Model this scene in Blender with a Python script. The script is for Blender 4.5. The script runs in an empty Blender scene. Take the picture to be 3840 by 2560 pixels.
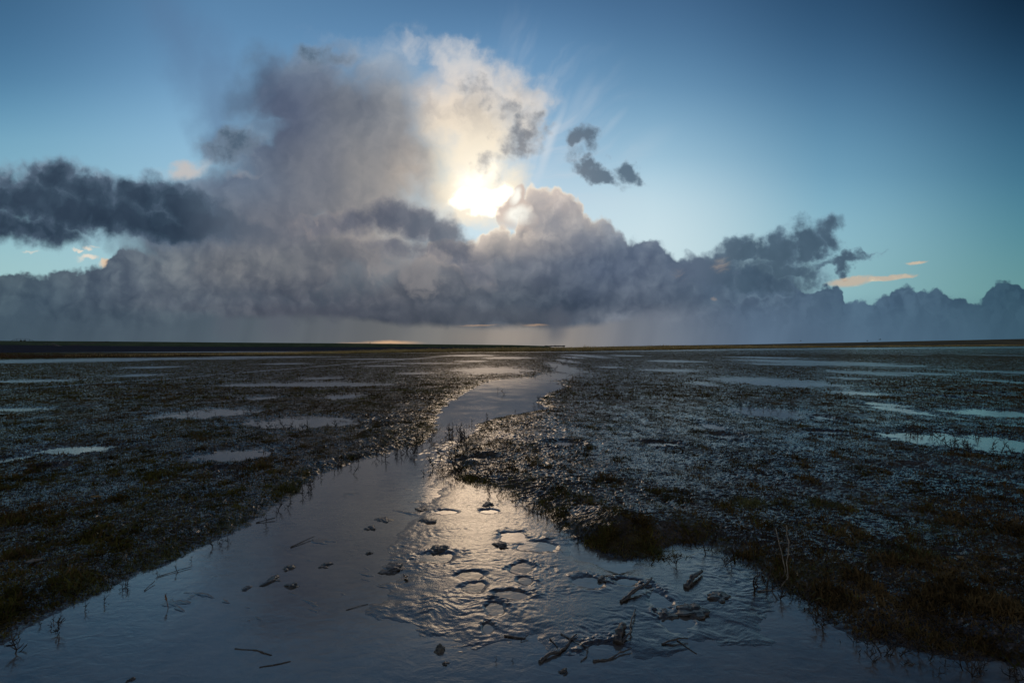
import bpy, bmesh, math, random
import numpy as np
sc = bpy.context.scene
C = sc.collection
SUN_EL, SUN_ROT = math.radians(19.5), math.radians(-3.8)
SKY_GAIN = 0.97
CAM_H = 1.6
def build_camera():
    c = bpy.data.cameras.new('camera'); o = bpy.data.objects.new('camera', c); C.objects.link(o)
    c.lens = 16; c.sensor_width = 36; c.clip_end = 20000; c.clip_start = .05
    o.location = (0, 0, CAM_H); o.rotation_euler = (math.radians(90), 0, 0)
    c.shift_y = 6.5 / 1024
    sc.camera = o
    v = sc.view_settings; v.view_transform = 'Standard'; v.look = 'None'; v.exposure = 0; v.gamma = 1
# ------------------------------------------------------------------ sky (world shader)
class S:
    """A socket of the node tree under construction; arithmetic makes Math nodes."""
    nt = None
    def __init__(self, s): self.s = s
    @classmethod
    def math(cls, op, *a, clamp=False):
        n = cls.nt.nodes.new('ShaderNodeMath'); n.operation = op; n.use_clamp = clamp
        for i, v in enumerate(a): cls.put(n.inputs[i], v)
        return S(n.outputs[0])
    @classmethod
    def put(cls, inp, v):
        if isinstance(v, S): cls.nt.links.new(v.s, inp)
        else: inp.default_value = v
    def __add__(self, o): return S.math('ADD', self, o)
    __radd__ = __add__
    def __sub__(self, o): return S.math('SUBTRACT', self, o)
    def __rsub__(self, o): return S.math('SUBTRACT', o, self)
    def __mul__(self, o): return S.math('MULTIPLY', self, o)
    __rmul__ = __mul__
    def __truediv__(self, o): return S.math('DIVIDE', self, o)
    def max(self, o): return S.math('MAXIMUM', self, o)
    def min(self, o): return S.math('MINIMUM', self, o)

def xyz(x, y, z=0.0):
    n = S.nt.nodes.new('ShaderNodeCombineXYZ')
    for i, v in enumerate((x, y, z)): S.put(n.inputs[i], v)
    return S(n.outputs[0])
def sep(v):
    n = S.nt.nodes.new('ShaderNodeSeparateXYZ'); S.put(n.inputs[0], v)
    return [S(o) for o in n.outputs]
def smooth(e0, e1, v):
    n = S.nt.nodes.new('ShaderNodeMapRange'); n.interpolation_type = 'SMOOTHSTEP'
    S.put(n.inputs['Value'], v); S.put(n.inputs['From Min'], e0); S.put(n.inputs['From Max'], e1)
    return S(n.outputs[0])
def noise(v, scale, detail=4.0, rough=0.5, dist=0.0, color=False, lac=2.0):
    n = S.nt.nodes.new('ShaderNodeTexNoise'); n.noise_dimensions = '2D'
    S.put(n.inputs['Vector'], v); n.inputs['Scale'].default_value = scale
    n.inputs['Detail'].default_value = detail; n.inputs['Roughness'].default_value = rough
    n.inputs['Lacunarity'].default_value = lac; n.inputs['Distortion'].default_value = dist
    return S(n.outputs['Color' if color else 'Fac'])
def voronoi(v, scale, detail=2.0, rough=.5):
    n = S.nt.nodes.new('ShaderNodeTexVoronoi'); n.voronoi_dimensions = '2D'; n.feature = 'F1'; n.normalize = True
    S.put(n.inputs['Vector'], v); n.inputs['Scale'].default_value = scale
    n.inputs['Detail'].default_value = detail; n.inputs['Roughness'].default_value = rough
    return S(n.outputs['Distance'])
def vmath(op, a, b=None, scale=None):
    n = S.nt.nodes.new('ShaderNodeVectorMath'); n.operation = op
    S.put(n.inputs[0], a)
    if b is not None: S.put(n.inputs[1], b)
    if scale is not None: S.put(n.inputs['Scale'], scale)
    return S(n.outputs[0])
def mixc(f, a, b, mode='MIX'):
    n = S.nt.nodes.new('ShaderNodeMix'); n.data_type = 'RGBA'; n.blend_type = mode; n.clamp_factor = True
    S.put(n.inputs[0], f)
    for i, v in ((6, a), (7, b)):
        S.put(n.inputs[i], v if isinstance(v, S) else (*v, 1.0))
    return S(n.outputs[2])
def lin(c):
    return tuple(((x / 255 / 12.92) if x <= 10 else ((x / 255 + .055) / 1.055) ** 2.4) for x in c)
def ramp(f, stops, interp='LINEAR'):
    n = S.nt.nodes.new('ShaderNodeValToRGB'); r = n.color_ramp; r.interpolation = interp
    while len(r.elements) < len(stops): r.elements.new(.5)
    for e, (p, c) in zip(r.elements, stops): e.position = p; 
    for e, (p, c) in zip(r.elements, stops): e.color = (*lin(c), 1)
    S.put(n.inputs[0], f)
    return S(n.outputs[0])
def table(a, b, rows, sa, interp='EASE', even=False):
    """A colour field: rows = [(b, [(a, colour), ...]), ...], a ramp along a for each row, blended along b."""
    out = None
    for i, (pb, stops) in enumerate(rows):
        c = ramp(a / sa, [(p / sa, k) for p, k in stops], interp)
        if out is None: out = c; continue
        p0 = rows[i - 1][0]; f = smooth(p0, pb, b)
        if even: f = f * .45 + ((b - p0) / (pb - p0)).max(0.0).min(1.0) * .55
        out = mixc(f, out, c)
    return out
def blobs(P, lst):
    """Union of soft ellipses (cx, cy, rx, ry, turn, weight) as one quadric each; 1 at a centre, 0 at the rim."""
    u, v, _ = sep(P)
    Q = xyz(u * u, u * v, v * v); L = xyz(u, v, 1.0)
    out = None
    for b in lst:
        cx, cy, rx, ry = [t / 1000 for t in b[:4]]
        t = math.radians(b[4] if len(b) > 4 else 0); w = b[5] if len(b) > 5 else 1.0
        c, s_ = math.cos(t), math.sin(t)
        A = c * c / rx ** 2 + s_ * s_ / ry ** 2; B = 2 * c * s_ * (1 / rx ** 2 - 1 / ry ** 2); D = s_ * s_ / rx ** 2 + c * c / ry ** 2
        E, F = -2 * A * cx - B * cy, -2 * D * cy - B * cx
        G = A * cx * cx + B * cx * cy + D * cy * cy
        q1 = S.nt.nodes.new('ShaderNodeVectorMath'); q1.operation = 'DOT_PRODUCT'; S.put(q1.inputs[0], Q); q1.inputs[1].default_value = (A * w, B * w, D * w)
        q2 = S.nt.nodes.new('ShaderNodeVectorMath'); q2.operation = 'DOT_PRODUCT'; S.put(q2.inputs[0], L); q2.inputs[1].default_value = (E * w, F * w, G * w + 1 - w)
        r = S(q1.outputs['Value']) + S(q2.outputs['Value'])
        out = r if out is None else out.min(r)
    return (1.0 - S.math('SQRT', out.max(0.0))).max(0.0)
def curve(x, pts, sx, sy):
    n = S.nt.nodes.new('ShaderNodeFloatCurve'); c = n.mapping.curves[0]
    while len(c.points) < len(pts): c.points.new(.5, .5)
    for p, (a, b) in zip(c.points, pts): p.location = (a / sx, b / sy)
    n.mapping.update()
    S.put(n.inputs['Value'], x / (sx / 1000))
    return S(n.outputs[0]) * (sy / 1000)

def build_sky():
    w = bpy.data.worlds.new("World"); sc.world = w; w.use_nodes = True
    nt = w.node_tree; S.nt = nt
    bg = nt.nodes['Background']
    tc = nt.nodes.new('ShaderNodeTexCoord')
    x, y, z = sep(S(tc.outputs['Generated']))
    yc = y.max(0.12)
    # sky chart: U runs along the horizon, V falls from 0.8 at the horizon as the view rises
    U = x / yc * 1.045 + 1.176
    V = 0.798 - z / yc * 1.045
    P = xyz(U, V)
    nA = vmath('SUBTRACT', noise(P, 4.5, 5, .55, color=True), (.5, .5, .5))
    nB = vmath('SUBTRACT', noise(P, 20, 5, .52, color=True), (.5, .5, .5))
    Pw = vmath('ADD', P, vmath('ADD', vmath('SCALE', nA, scale=.13), vmath('SCALE', nB, scale=.035)))
    Pf = vmath('ADD', P, vmath('ADD', vmath('SCALE', nA, scale=.04), vmath('SCALE', nB, scale=.048)))
    Pt = vmath('ADD', P, vmath('ADD', vmath('SCALE', nA, scale=.08), vmath('SCALE', nB, scale=.095)))
    Pc = vmath('ADD', P, vmath('ADD', vmath('SCALE', nA, scale=.035), vmath('SCALE', nB, scale=.022)))
    sunv = vmath('SUBTRACT', P, (1.10, .425, 0))
    sd = nt.nodes.new('ShaderNodeVectorMath'); sd.operation = 'LENGTH'; S.put(sd.inputs[0], sunv)
    R = S(sd.outputs['Value'])                                   # chart distance from the sun
    f1 = noise(Pf, 9, 7, .55)                                    # cloud texture, and the same seen a step nearer the sun
    nrm = vmath('NORMALIZE', sunv)
    f1s = noise(vmath('SUBTRACT', Pf, vmath('SCALE', nrm, scale=.018)), 9, 7, .55)
    emb = f1 - f1s
    f3 = noise(P, 30, 6, .6)
    Pl = vmath('SUBTRACT', Pc, vmath('SCALE', nrm, scale=.022))
    lmp = voronoi(Pl, 8.5, 3.2, .55) - voronoi(Pc, 8.5, 3.2, .55)
    f2 = noise(Pw, 3.2, 5, .5)
    prox = smooth(.75, .0, R)
    near = smooth(.36, .05, R)

    # --- clear sky: blue, dimmer away from the sun; brightened low behind the viewer
    base = table(V, U, [
        (0.0, [(0.0, (52, 98, 136)), (.18, (70, 124, 164)), (.32, (108, 166, 196)), (.55, (150, 196, 206)), (.66, (160, 200, 200))]),
        (.5, [(0.0, (80, 127, 168)), (.15, (96, 146, 188)), (.28, (128, 178, 212)), (.42, (152, 196, 220)), (.6, (165, 203, 214))]),
        (1.2, [(0.0, (64, 108, 150)), (.12, (92, 142, 186)), (.3, (130, 175, 210)), (.5, (205, 226, 236)), (.6, (205, 226, 236))]),
        (1.5, [(0.0, (54, 95, 136)), (.2, (90, 142, 182)), (.36, (150, 194, 218)), (.47, (196, 222, 233)), (.6, (206, 228, 233))]),
        (1.9, [(0.0, (30, 70, 105)), (.2, (60, 110, 150)), (.4, (104, 160, 190)), (.54, (142, 190, 206)), (.66, (138, 184, 190))]),
        (2.352, [(0.0, (4, 33, 56)), (.2, (28, 74, 108)), (.4, (58, 116, 146)), (.55, (82, 142, 156)), (.68, (102, 152, 152))]),
    ], 1.0, 'B_SPLINE', True)
    back = ramp(z, [(0, (205, 198, 186)), (.22, (170, 174, 178)), (.45, (78, 108, 140)), (1, (20, 46, 78))])  # unseen sky behind the viewer, low part brightened to light the ground
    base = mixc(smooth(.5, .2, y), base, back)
    high = mixc(smooth(.05, -.6, V), (1, 1, 1), (.30, .36, .44))  # unseen sky above the view, dimmed so mud facing the viewer reflects dark
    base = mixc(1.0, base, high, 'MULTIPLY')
    col = base

    def gate(m): return smooth(.0, .14, m)
    def over(col, a, c): return mixc(a, col, c)
    # --- cloud colour field
    cc = table(U, V, [
        (.10, [(0, (84, 112, 140)), (.55, (88, 108, 132)), (.75, (112, 126, 148)), (.92, (190, 196, 204)), (1.15, (208, 208, 210)), (1.5, (150, 180, 205))]),
        (.25, [(0, (84, 112, 140)), (.52, (84, 104, 130)), (.66, (86, 95, 117)), (.82, (118, 120, 129)), (.93, (150, 147, 149)), (1.03, (240, 225, 205)), (1.2, (236, 228, 220)), (1.4, (130, 155, 175))]),
        (.40, [(0, (60, 80, 100)), (.42, (118, 130, 148)), (.55, (96, 108, 128)), (.72, (108, 110, 121)), (.86, (144, 138, 137)), (.97, (184, 166, 152)), (1.06, (255, 238, 205)), (1.18, (222, 205, 192)), (1.35, (160, 160, 168)), (1.6, (110, 130, 150))]),
        (.52, [(0, (62, 82, 100)), (.4, (92, 103, 120)), (.65, (104, 106, 117)), (.85, (126, 122, 125)), (.98, (148, 139, 136)), (1.15, (176, 166, 158)), (1.28, (150, 149, 154)), (1.45, (112, 125, 143)), (1.7, (86, 108, 128)), (2.3, (60, 90, 108))]),
        (.61, [(0, (78, 96, 108)), (.3, (92, 104, 117)), (.55, (102, 106, 114)), (.8, (106, 107, 114)), (1.0, (108, 110, 118)), (1.2, (98, 105, 120)), (1.45, (84, 98, 120)), (1.7, (88, 106, 126)), (2.0, (72, 100, 120)), (2.35, (52, 84, 102))]),
        (.69, [(0, (70, 89, 104)), (.4, (80, 91, 106)), (.7, (82, 86, 98)), (.95, (86, 89, 100)), (1.2, (70, 79, 95)), (1.45, (72, 84, 104)), (1.7, (78, 98, 120)), (2.0, (76, 104, 128)), (2.35, (54, 86, 106))]),
        (.735, [(0, (66, 85, 101)), (.4, (76, 90, 104)), (.65, (74, 77, 90)), (.95, (74, 77, 90)), (1.25, (72, 80, 96)), (1.5, (98, 108, 126)), (1.75, (84, 106, 130)), (2.0, (76, 106, 130)), (2.35, (58, 90, 110))]),
    ], 2.4)

    # thin high veils: dim streaks at upper left, bright rays fanned out round the sun
    a = smooth(.0, 1.0, blobs(Pw, [(425, 120, 90, 300, -28, .8), (520, 250, 110, 260, -20)])) * .6
    col = over(col, a, lin((84, 112, 148)))
    sx, sy, _ = sep(sunv)
    at = S.math('ARCTAN2', sx, sy)
    rays = noise(xyz(at * 2.2 + (f2 - .5) * .8, R * 1.2, 0), 3.2, 3, .5)
    a = smooth(.46, .85, rays) * smooth(.48, .2, R) * smooth(.05, .2, R) * smooth(1.05, 1.3, U) * smooth(.52, .36, V) * .4
    col = over(col, a, lin((208, 214, 222)))
    m = blobs(vmath('ADD', P, vmath('SCALE', nA, scale=.02)), [(1264, 330, 18, 150, 20), (1236, 330, 10, 110, 12, .7), (1318, 250, 26, 120, 30, .6), (1405, 285, 14, 70, 42, .6), (1330, 330, 20, 150, 48, .45), (1350, 240, 22, 90, 32, .5), (1480, 330, 40, 110, 60, .4), (1420, 470, 120, 40, -8, .35)])
    col = over(col, smooth(.0, 1.0, m) * (.22 + f1 * .42), lin((216, 222, 228)))
    # wisps combed off the crown of the shower cloud
    comb = noise(vmath('MULTIPLY', vmath('ADD', Pf, xyz(V * .45, 0.0)), (1.0, .28, 1)), 13, 6, .6)
    m = blobs(Pt, [(950, 122, 120, 40, 24, .75), (1060, 150, 170, 74, 28), (1170, 215, 150, 95, 38), (1220, 290, 70, 130, 0, .8), (770, 95, 150, 45, 20, .4), (870, 112, 120, 40, 10, .6), (1250, 240, 70, 80, 0, .6), (980, 200, 120, 50, 10, .35)])
    a = smooth(.02, 1.25, m * 1.2 + (comb - .5) * 1.25 + (f3 - .5) * .35) * smooth(.0, .5, m)
    col = over(col, a * .9, mixc(smooth(.40, .12, R), lin((192, 198, 206)), lin((242, 232, 220))))
    # lit veil in front of the sun
    m = blobs(Pw, [(1085, 300, 150, 190, 0), (1080, 420, 150, 140, 0), (1150, 440, 95, 120, 0), (1030, 250, 110, 150, 0), (1100, 470, 105, 85, 0), (1190, 250, 90, 110, 0, .7)])
    a = smooth(-.02, .80, m + (f1 - .5) * .7) * smooth(.0, .3, m)
    veil = ramp(R / .5, [(0, (254, 244, 222)), (.2, (246, 232, 208)), (.34, (238, 222, 200)), (.5, (228, 216, 204)), (.7, (206, 203, 204)), (1, (170, 182, 198))])
    veil = mixc(smooth(.4, .7, f1) * smooth(.06, .2, R), veil, mixc(1.0, veil, (.66, .69, .75), 'MULTIPLY'))
    col = over(col, a, veil)

    # --- the great shower cloud
    m = blobs(Pw, [(690, 210, 150, 130, 0, .95), (620, 190, 120, 110, 0, .8), (480, 545, 300, 90, 0), (600, 610, 380, 110, 0), (720, 570, 330, 100, 0), (930, 420, 140, 230, 0), (760, 300, 230, 190, 0), (700, 400, 260, 190, 0), (820, 420, 210, 220, 0), (560, 340, 110, 80, 0, .75), (520, 350, 90, 60, -10, .7), (600, 470, 260, 150, 0), (880, 300, 130, 200, 0), (480, 440, 110, 70, -15, .8), (760, 140, 100, 55, 0, .7), (860, 175, 150, 70, 0, .7), (820, 250, 160, 110, 0, .8), (960, 520, 140, 120, 0, .8)])
    dpl = m * 1.3 + (f1 - .5) * .4 + (f2 - .5) * .3
    a = smooth(.02, .75, dpl) * smooth(.0, .1, m)
    pc = mixc(1.0, mixc(1.0, cc, (.95, 1.02, 1.05), 'MULTIPLY'), mixc(smooth(-.12, .12, emb), (.93, .94, .95), (1.06, 1.05, 1.04)), 'MULTIPLY')
    pc = mixc(1.0, pc, mixc(smooth(.3, .7, f2), (.80, .83, .88), (1.18, 1.15, 1.10)), 'MULTIPLY')
    pc = mixc(1.0, pc, mixc(smooth(-.25, .25, lmp), (.92, .93, .95), (1.09, 1.07, 1.05)), 'MULTIPLY')
    fall = noise(vmath('MULTIPLY', vmath('ADD', Pf, xyz(V * -.30, 0.0)), (1.0, .35, 1)), 5, 3, .45)
    pc = mixc(1.0, pc, mixc(smooth(.3, .7, fall), (.92, .93, .95), (1.08, 1.07, 1.04)), 'MULTIPLY')
    col = over(col, a * smooth(1.16, .92, U + (f2 - .5) * .4), pc)
    # dark shreds in front of it and round the sun
    m = blobs(Pt, [(735, 135, 95, 42, 8, .8), (545, 335, 110, 60, -20, .9), (1185, 316, 80, 62, -15), (1228, 300, 46, 80, 0, .75), (1125, 362, 60, 34, -35, .75), (1095, 205, 100, 36, 12, .7), (1160, 240, 80, 32, 38, .7), (1235, 265, 34, 80, -8, .6),
                   (1352, 326, 58, 48, 30), (1375, 402, 84, 36, 32), (1442, 400, 44, 36, 25, .95), (1330, 370, 30, 50, 0, .6)])
    ds = m * 1.35 + (f1 - .5) * 1.2 + (f3 - .5) * 1.2
    a = smooth(-.05, 1.15, ds) * smooth(.0, .5, m)
    dk = ramp(ds, [(.05, (186, 190, 196)), (.4, (122, 137, 152)), (.95, (78, 98, 117))])
    col = over(col, a * .9, mixc(near * .6, dk, lin((150, 146, 148))))
    # cream tops behind the left band
    m = blobs(Pw, [(440, 392, 90, 32, -20), (560, 400, 80, 26, -10, .7)])
    col = over(col, smooth(.1, .9, m + (f1 - .5) * .8) * gate(m) * .75, lin((206, 194, 186)))
    m = blobs(Pf, [(188, 568, 26, 9, 0, .9), (195, 592, 40, 10, 0), (165, 578, 14, 5, 0), (70, 578, 22, 6, 5, .7), (243, 604, 18, 16, -30), (205, 560, 24, 6, 0, .7)])
    col = over(col, smooth(.1, .7, m + (f1 - .5) * .4) * gate(m) * .9, mixc(smooth(.21, .25, U), lin((234, 222, 204)), lin((228, 190, 150))))

    # --- the long bank: its crest line, then the left band, the dark middle cloud and the right-hand shreds
    uw, vw, _ = sep(Pc)
    crest = curve(uw, [(0, 634), (60, 632), (112, 640), (118, 620), (150, 612), (190, 616), (212, 606), (238, 612), (250, 578), (275, 568), (330, 560), (420, 540), (520, 545), (640, 560), (760, 560), (860, 545), (960, 560), (1040, 560), (1095, 552), (1128, 528), (1150, 515), (1168, 520), (1180, 545), (1188, 520), (1200, 470), (1215, 430), (1232, 411), (1250, 416), (1258, 430), (1274, 418), (1288, 430), (1302, 446), (1326, 452), (1338, 478), (1352, 498), (1385, 508), (1400, 520), (1420, 545), (1440, 556), (1462, 552), (1484, 538), (1505, 556), (1530, 578), (1580, 590), (1640, 600), (1720, 620), (1800, 640), (1870, 700), (2352, 740)], 2400, 900)
    bil = 1.0 - voronoi(Pc, 17, 2.6, .55) * 1.5                  # heaped, cauliflower-like heads
    depth = vw - crest + (bil - .5) * .042 + (f1 - .5) * .03
    soft = smooth(.30, .46, U) * smooth(1.0, .86, U)
    a = smooth(soft * -.12 - .003, soft * .14 + .012, depth)
    bank = mixc(1.0, cc, mixc(smooth(-.07, .07, emb), (.90, .91, .93), (1.10, 1.09, 1.06)), 'MULTIPLY')
    bank = mixc(1.0, bank, mixc(smooth(.25, .85, bil), (.94, .945, .955), (1.06, 1.055, 1.05)), 'MULTIPLY')
    bank = mixc(1.0, bank, mixc(smooth(-.2, .2, lmp), (.76, .79, .84), (1.26, 1.22, 1.16)), 'MULTIPLY')
    bank = mixc(1.0, bank, mixc(smooth(.35, .65, f2), (.84, .87, .91), (1.17, 1.13, 1.08)), 'MULTIPLY')
    lay = noise(vmath('MULTIPLY', Pf, (.5, 2.2, 1)), 8, 5, .5)
    bank = mixc(smooth(.56, .72, V), bank, mixc(1.0, bank, mixc(smooth(.32, .68, lay), (.88, .89, .91), (1.10, 1.09, 1.08)), 'MULTIPLY'))
    near2 = smooth(.40, .12, R)
    rim = smooth(.020, .0, depth) * near2
    lit = smooth(.075, .0, depth) * near
    bank = mixc(lit * .9, bank, lin((220, 204, 190)))
    bank = mixc(rim, bank, lin((255, 240, 216)))
    col = over(col, a, bank)
    # bright-topped tower right of the sun
    m = blobs(Pc, [(1186, 462, 26, 46, 18), (1172, 492, 40, 46, 0), (1200, 500, 40, 44, 0, .9)])
    d2 = m + (bil - .5) * .5 + (f1 - .5) * .3
    hot = blobs(Pc, [(1196, 494, 46, 30, 0), (1184, 450, 18, 30, 15, .9)])
    tc2 = mixc(smooth(.0, .7, hot), lin((206, 188, 176)), lin((255, 252, 240)))
    tc2 = mixc(smooth(.26, .12, d2) * smooth(1.2, 1.17, U), tc2, lin((255, 244, 222)))
    col = over(col, smooth(.06, .34, d2) * gate(m) * smooth(.56, .48, V), tc2)
    m = blobs(Pf, [(1240, 462, 34, 36, 0, .9), (1318, 474, 26, 36, 0, .7), (1270, 520, 100, 46, 20, .8), (1330, 560, 100, 50, 20, .8), (1160, 560, 50, 40, 0, .9), (1480, 575, 60, 40, 0, .8)])
    col = over(col, smooth(.12, .7, m + (f1 - .5) * .9 + emb * -1.2) * gate(m) * .6, mixc(1.0, cc, (.80, .84, .90), 'MULTIPLY'))
    # left band
    m = blobs(Pf, [(110, 410, 110, 62, 0), (190, 440, 160, 70, 10), (60, 450, 150, 70, 0), (330, 450, 110, 62, 0), (430, 475, 140, 66, 20), (300, 500, 220, 62, 12), (400, 525, 170, 48, 5), (540, 515, 140, 36, 25, .85), (90, 525, 150, 50, 10, .9), (10, 420, 60, 60, 0, .8), (20, 515, 120, 60, 0, .85), (150, 485, 190, 62, 8), (220, 490, 150, 56, 5), (470, 510, 150, 52, 18)])
    dl = m * 1.25 + (bil - .5) * .18 + (f1 - .5) * .28
    a = smooth(.02, .66, dl + (f3 - .5) * .3) * smooth(.0, .1, m)
    lb = ramp(dl + emb * 1.5 - smooth(.5, .4, V) * .12, [(.15, (98, 116, 136)), (.4, (68, 86, 106)), (.75, (48, 66, 84)), (1, (42, 58, 76))])
    lb = mixc(1.0, lb, mixc(smooth(-.2, .2, lmp), (.84, .86, .88), (1.20, 1.17, 1.14)), 'MULTIPLY')
    lb = mixc(smooth(.42, .54, V + (f1 - .5) * .1), mixc(1.0, lb, (1.32, 1.28, 1.24), 'MULTIPLY'), lb)
    lb = mixc(smooth(.35, .65, U), lb, lin((74, 88, 106)))
    col = over(col, a * mixc(smooth(.4, .68, U), (1, 1, 1), (.35, .35, .35)), lb)
    # dark middle cloud
    m = blobs(Pf, [(900, 500, 80, 56, 0), (960, 515, 90, 62, 12), (1020, 545, 80, 62, 30), (1065, 585, 70, 55, 40, .9), (820, 515, 110, 44, -5, .8), (730, 525, 100, 32, 0, .6), (950, 570, 140, 40, 12, .8), (1090, 620, 70, 46, 45, .75)])
    dm = m * 1.2 + (bil - .5) * .16 + (f1 - .5) * .34
    a = smooth(.02, .74, dm + (f3 - .5) * .3) * smooth(.0, .1, m)
    mc = ramp(dm + emb * 1.6, [(.15, (152, 144, 144)), (.35, (116, 116, 126)), (.65, (94, 98, 112)), (1, (84, 90, 106))])
    mc = mixc(1.0, mc, mixc(smooth(-.2, .2, lmp), (.82, .84, .88), (1.22, 1.18, 1.13)), 'MULTIPLY')
    col = over(col, a * .92, mc)
    m = blobs(Pf, [(980, 640, 70, 60, 0, .9), (880, 610, 130, 50, 5, .8), (1000, 620, 50, 36, 0, .8)])
    col = over(col, smooth(.2, .8, m + (f1 - .5) * .7 + emb * 2) * gate(m) * .45, lin((142, 136, 136)))
    # right-hand shreds
    m = blobs(Pt, [(1690, 590, 90, 52, -12), (1770, 585, 110, 56, -10), (1850, 565, 90, 58, -25), (1910, 540, 46, 50, -30, .9), (1925, 515, 30, 26, 0, .6), (1930, 600, 95, 26, -8, .9), (1985, 585, 44, 12, -5, .7), (1800, 620, 150, 46, 0, .9), (1640, 630, 130, 60, 0), (1690, 565, 50, 30, 0, .8), (1760, 650, 170, 50, 0, .9), (1590, 610, 70, 50, 0, .9)])
    dr = m * 1.4 + (bil - .5) * .2 + (f1 - .5) * .36 + (f3 - .5) * .3
    a = smooth(.0, .85, dr) * smooth(.0, .12, m)
    rc = ramp(dr + emb * 1.4, [(.15, (118, 146, 166)), (.4, (80, 104, 126)), (.8, (66, 88, 108)), (1, (62, 84, 104))])
    rc = mixc(1.0, rc, mixc(smooth(-.2, .2, lmp), (.86, .88, .9), (1.16, 1.14, 1.12)), 'MULTIPLY')
    rc = mixc(smooth(1.72, 1.58, U), rc, mixc(1.0, cc, (1.02, 1.0, 1.0), 'MULTIPLY'))
    col = over(col, a * .95, rc)
    # small apricot clouds low on the right
    stre = noise(vmath('MULTIPLY', vmath('ADD', Pf, xyz(0.0, U * .12)), (.3, 3.0, 1)), 12, 4, .6)
    m = blobs(vmath('ADD', P, vmath('ADD', vmath('SCALE', nA, scale=.012), vmath('SCALE', nB, scale=.012))), [(1950, 645, 80, 16, -6), (2030, 638, 100, 9, -7, .9), (2075, 634, 50, 6, -6, .8), (2105, 602, 36, 6, -6, .8), (1640, 684, 16, 8, 20, .55), (1655, 612, 40, 26, -20, .45), (1560, 635, 40, 30, 0, .35)])
    a = smooth(.08, .6, m * 1.2 + (stre - .5) * .9) * smooth(.0, .35, m)
    col = over(col, a * .72, mixc(smooth(.45, .65, stre), lin((206, 178, 150)), lin((240, 212, 172))))
    # front row of cumulus heads on the right, ranked in the haze
    crest2 = curve(uw, [(0, 800), (1500, 790), (1560, 742), (1640, 716), (1700, 700), (1760, 690), (1815, 676), (1842, 660), (1866, 664), (1884, 662), (1908, 648), (1930, 654), (1944, 676), (2000, 690), (2034, 690), (2052, 660), (2076, 652), (2096, 666), (2112, 664), (2136, 656), (2168, 666), (2184, 688), (2206, 684), (2238, 698), (2262, 664), (2290, 648), (2352, 652)], 2400, 900)
    d3 = vw - crest2 + (bil - .5) * .045 + (f3 - .5) * .014 + (f1 - .5) * .03
    fc = mixc(1.0, cc, mixc(smooth(-.05, .05, emb), (.80, .82, .84), (.98, .98, .98)), 'MULTIPLY')
    fc = mixc(smooth(.14, .02, d3), fc, mixc(1.0, fc, mixc(smooth(-.2, .2, lmp), (.80, .83, .87), (1.22, 1.19, 1.15)), 'MULTIPLY'))
    fc = mixc(smooth(.06, .0, d3) * .35, fc, mixc(1.0, fc, (.82, .86, .9), 'MULTIPLY'))
    col = over(col, smooth(.0, .010, d3), fc)
    # rain and haze below the flat cloud base
    basel = curve(uw, [(0, 700), (200, 720), (450, 722), (700, 718), (850, 730), (1000, 742), (1150, 745), (1330, 742), (1420, 735), (1540, 712), (1640, 715), (1800, 715), (2352, 720)], 2400, 900)
    d4 = V - basel + (f1 - .5) * .03
    dif = smooth(1.42, 1.6, U) + smooth(.5, .3, U)
    rain = noise(vmath('MULTIPLY', vmath('ADD', P, xyz(V * .25, 0.0)), (1.0, .12, 1)), 9, 4, .5)
    hz = ramp(U / 2.4, [(0, (68, 88, 103)), (.2, (84, 98, 110)), (.33, (104, 106, 111)), (.42, (126, 122, 120)), (.5, (146, 138, 133)), (.545, (146, 138, 134)), (.6, (122, 126, 136)), (.72, (92, 114, 138)), (.85, (80, 110, 134)), (.98, (58, 92, 112))])
    hz = mixc(1.0, hz, mixc(smooth(.3, .7, rain), (.90, .905, .92), (1.08, 1.07, 1.06)), 'MULTIPLY')
    hz = mixc(1.0, hz, mixc(smooth(.16, .04, S.math('ABSOLUTE', U - 1.12)), (.82, .85, .88), (.95, .95, .95)), 'MULTIPLY')
    hz = mixc(smooth(.72, .80, V) * .35, hz, mixc(1.0, hz, (1.15, 1.12, 1.10), 'MULTIPLY'))
    col = over(col, smooth(dif * -.05 - .004, dif * .06 + .016, d4), hz)
    m = blobs(vmath('MULTIPLY', P, (1, 1, 1)), [(1275, 748, 46, 62, 8), (640, 742, 60, 60, 8, .8), (520, 742, 50, 56, 8, .7), (760, 742, 40, 60, 8, .6), (930, 748, 30, 40, 8, .5)])
    col = over(col, smooth(.0, .9, m) * smooth(.3, .65, rain) * .8, lin((84, 88, 102)))
    m = blobs(Pf, [(1130, 722, 330, 26, 0), (760, 712, 330, 24, 0, .9), (450, 700, 220, 18, 0, .6)])
    col = over(col, smooth(.0, .9, m + (f1 - .5) * .5) * gate(m) * .55, lin((68, 72, 86)))
    glow = blobs(vmath('ADD', P, vmath('SCALE', nB, scale=.008)), [(895, 786, 95, 7, 0), (820, 787, 60, 4, 0, .7), (1230, 745, 40, 4, 0, .7), (1100, 746, 60, 3, 0, .7), (1150, 772, 160, 24, 0, .25)])
    col = over(col, smooth(.0, 1.0, glow) * .8, lin((226, 178, 130)))
    # the physical sky mixed in
    hsv = nt.nodes.new('ShaderNodeHueSaturation'); hsv.inputs['Saturation'].default_value = .94
    S.put(hsv.inputs['Color'], col); col = S(hsv.outputs[0])
    col = mixc(smooth(.0, -.02, z), col, lin((70, 80, 88)))
    # glare: the sun behind the thin veil is far brighter than film white
    gl = smooth(.02, 1.1, blobs(Pw, [(1108, 444, 66, 44, 0), (1078, 460, 52, 32, -15), (1144, 430, 36, 36, 0), (1124, 480, 40, 26, 20), (1085, 395, 50, 60, 0, .5)]))
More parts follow.
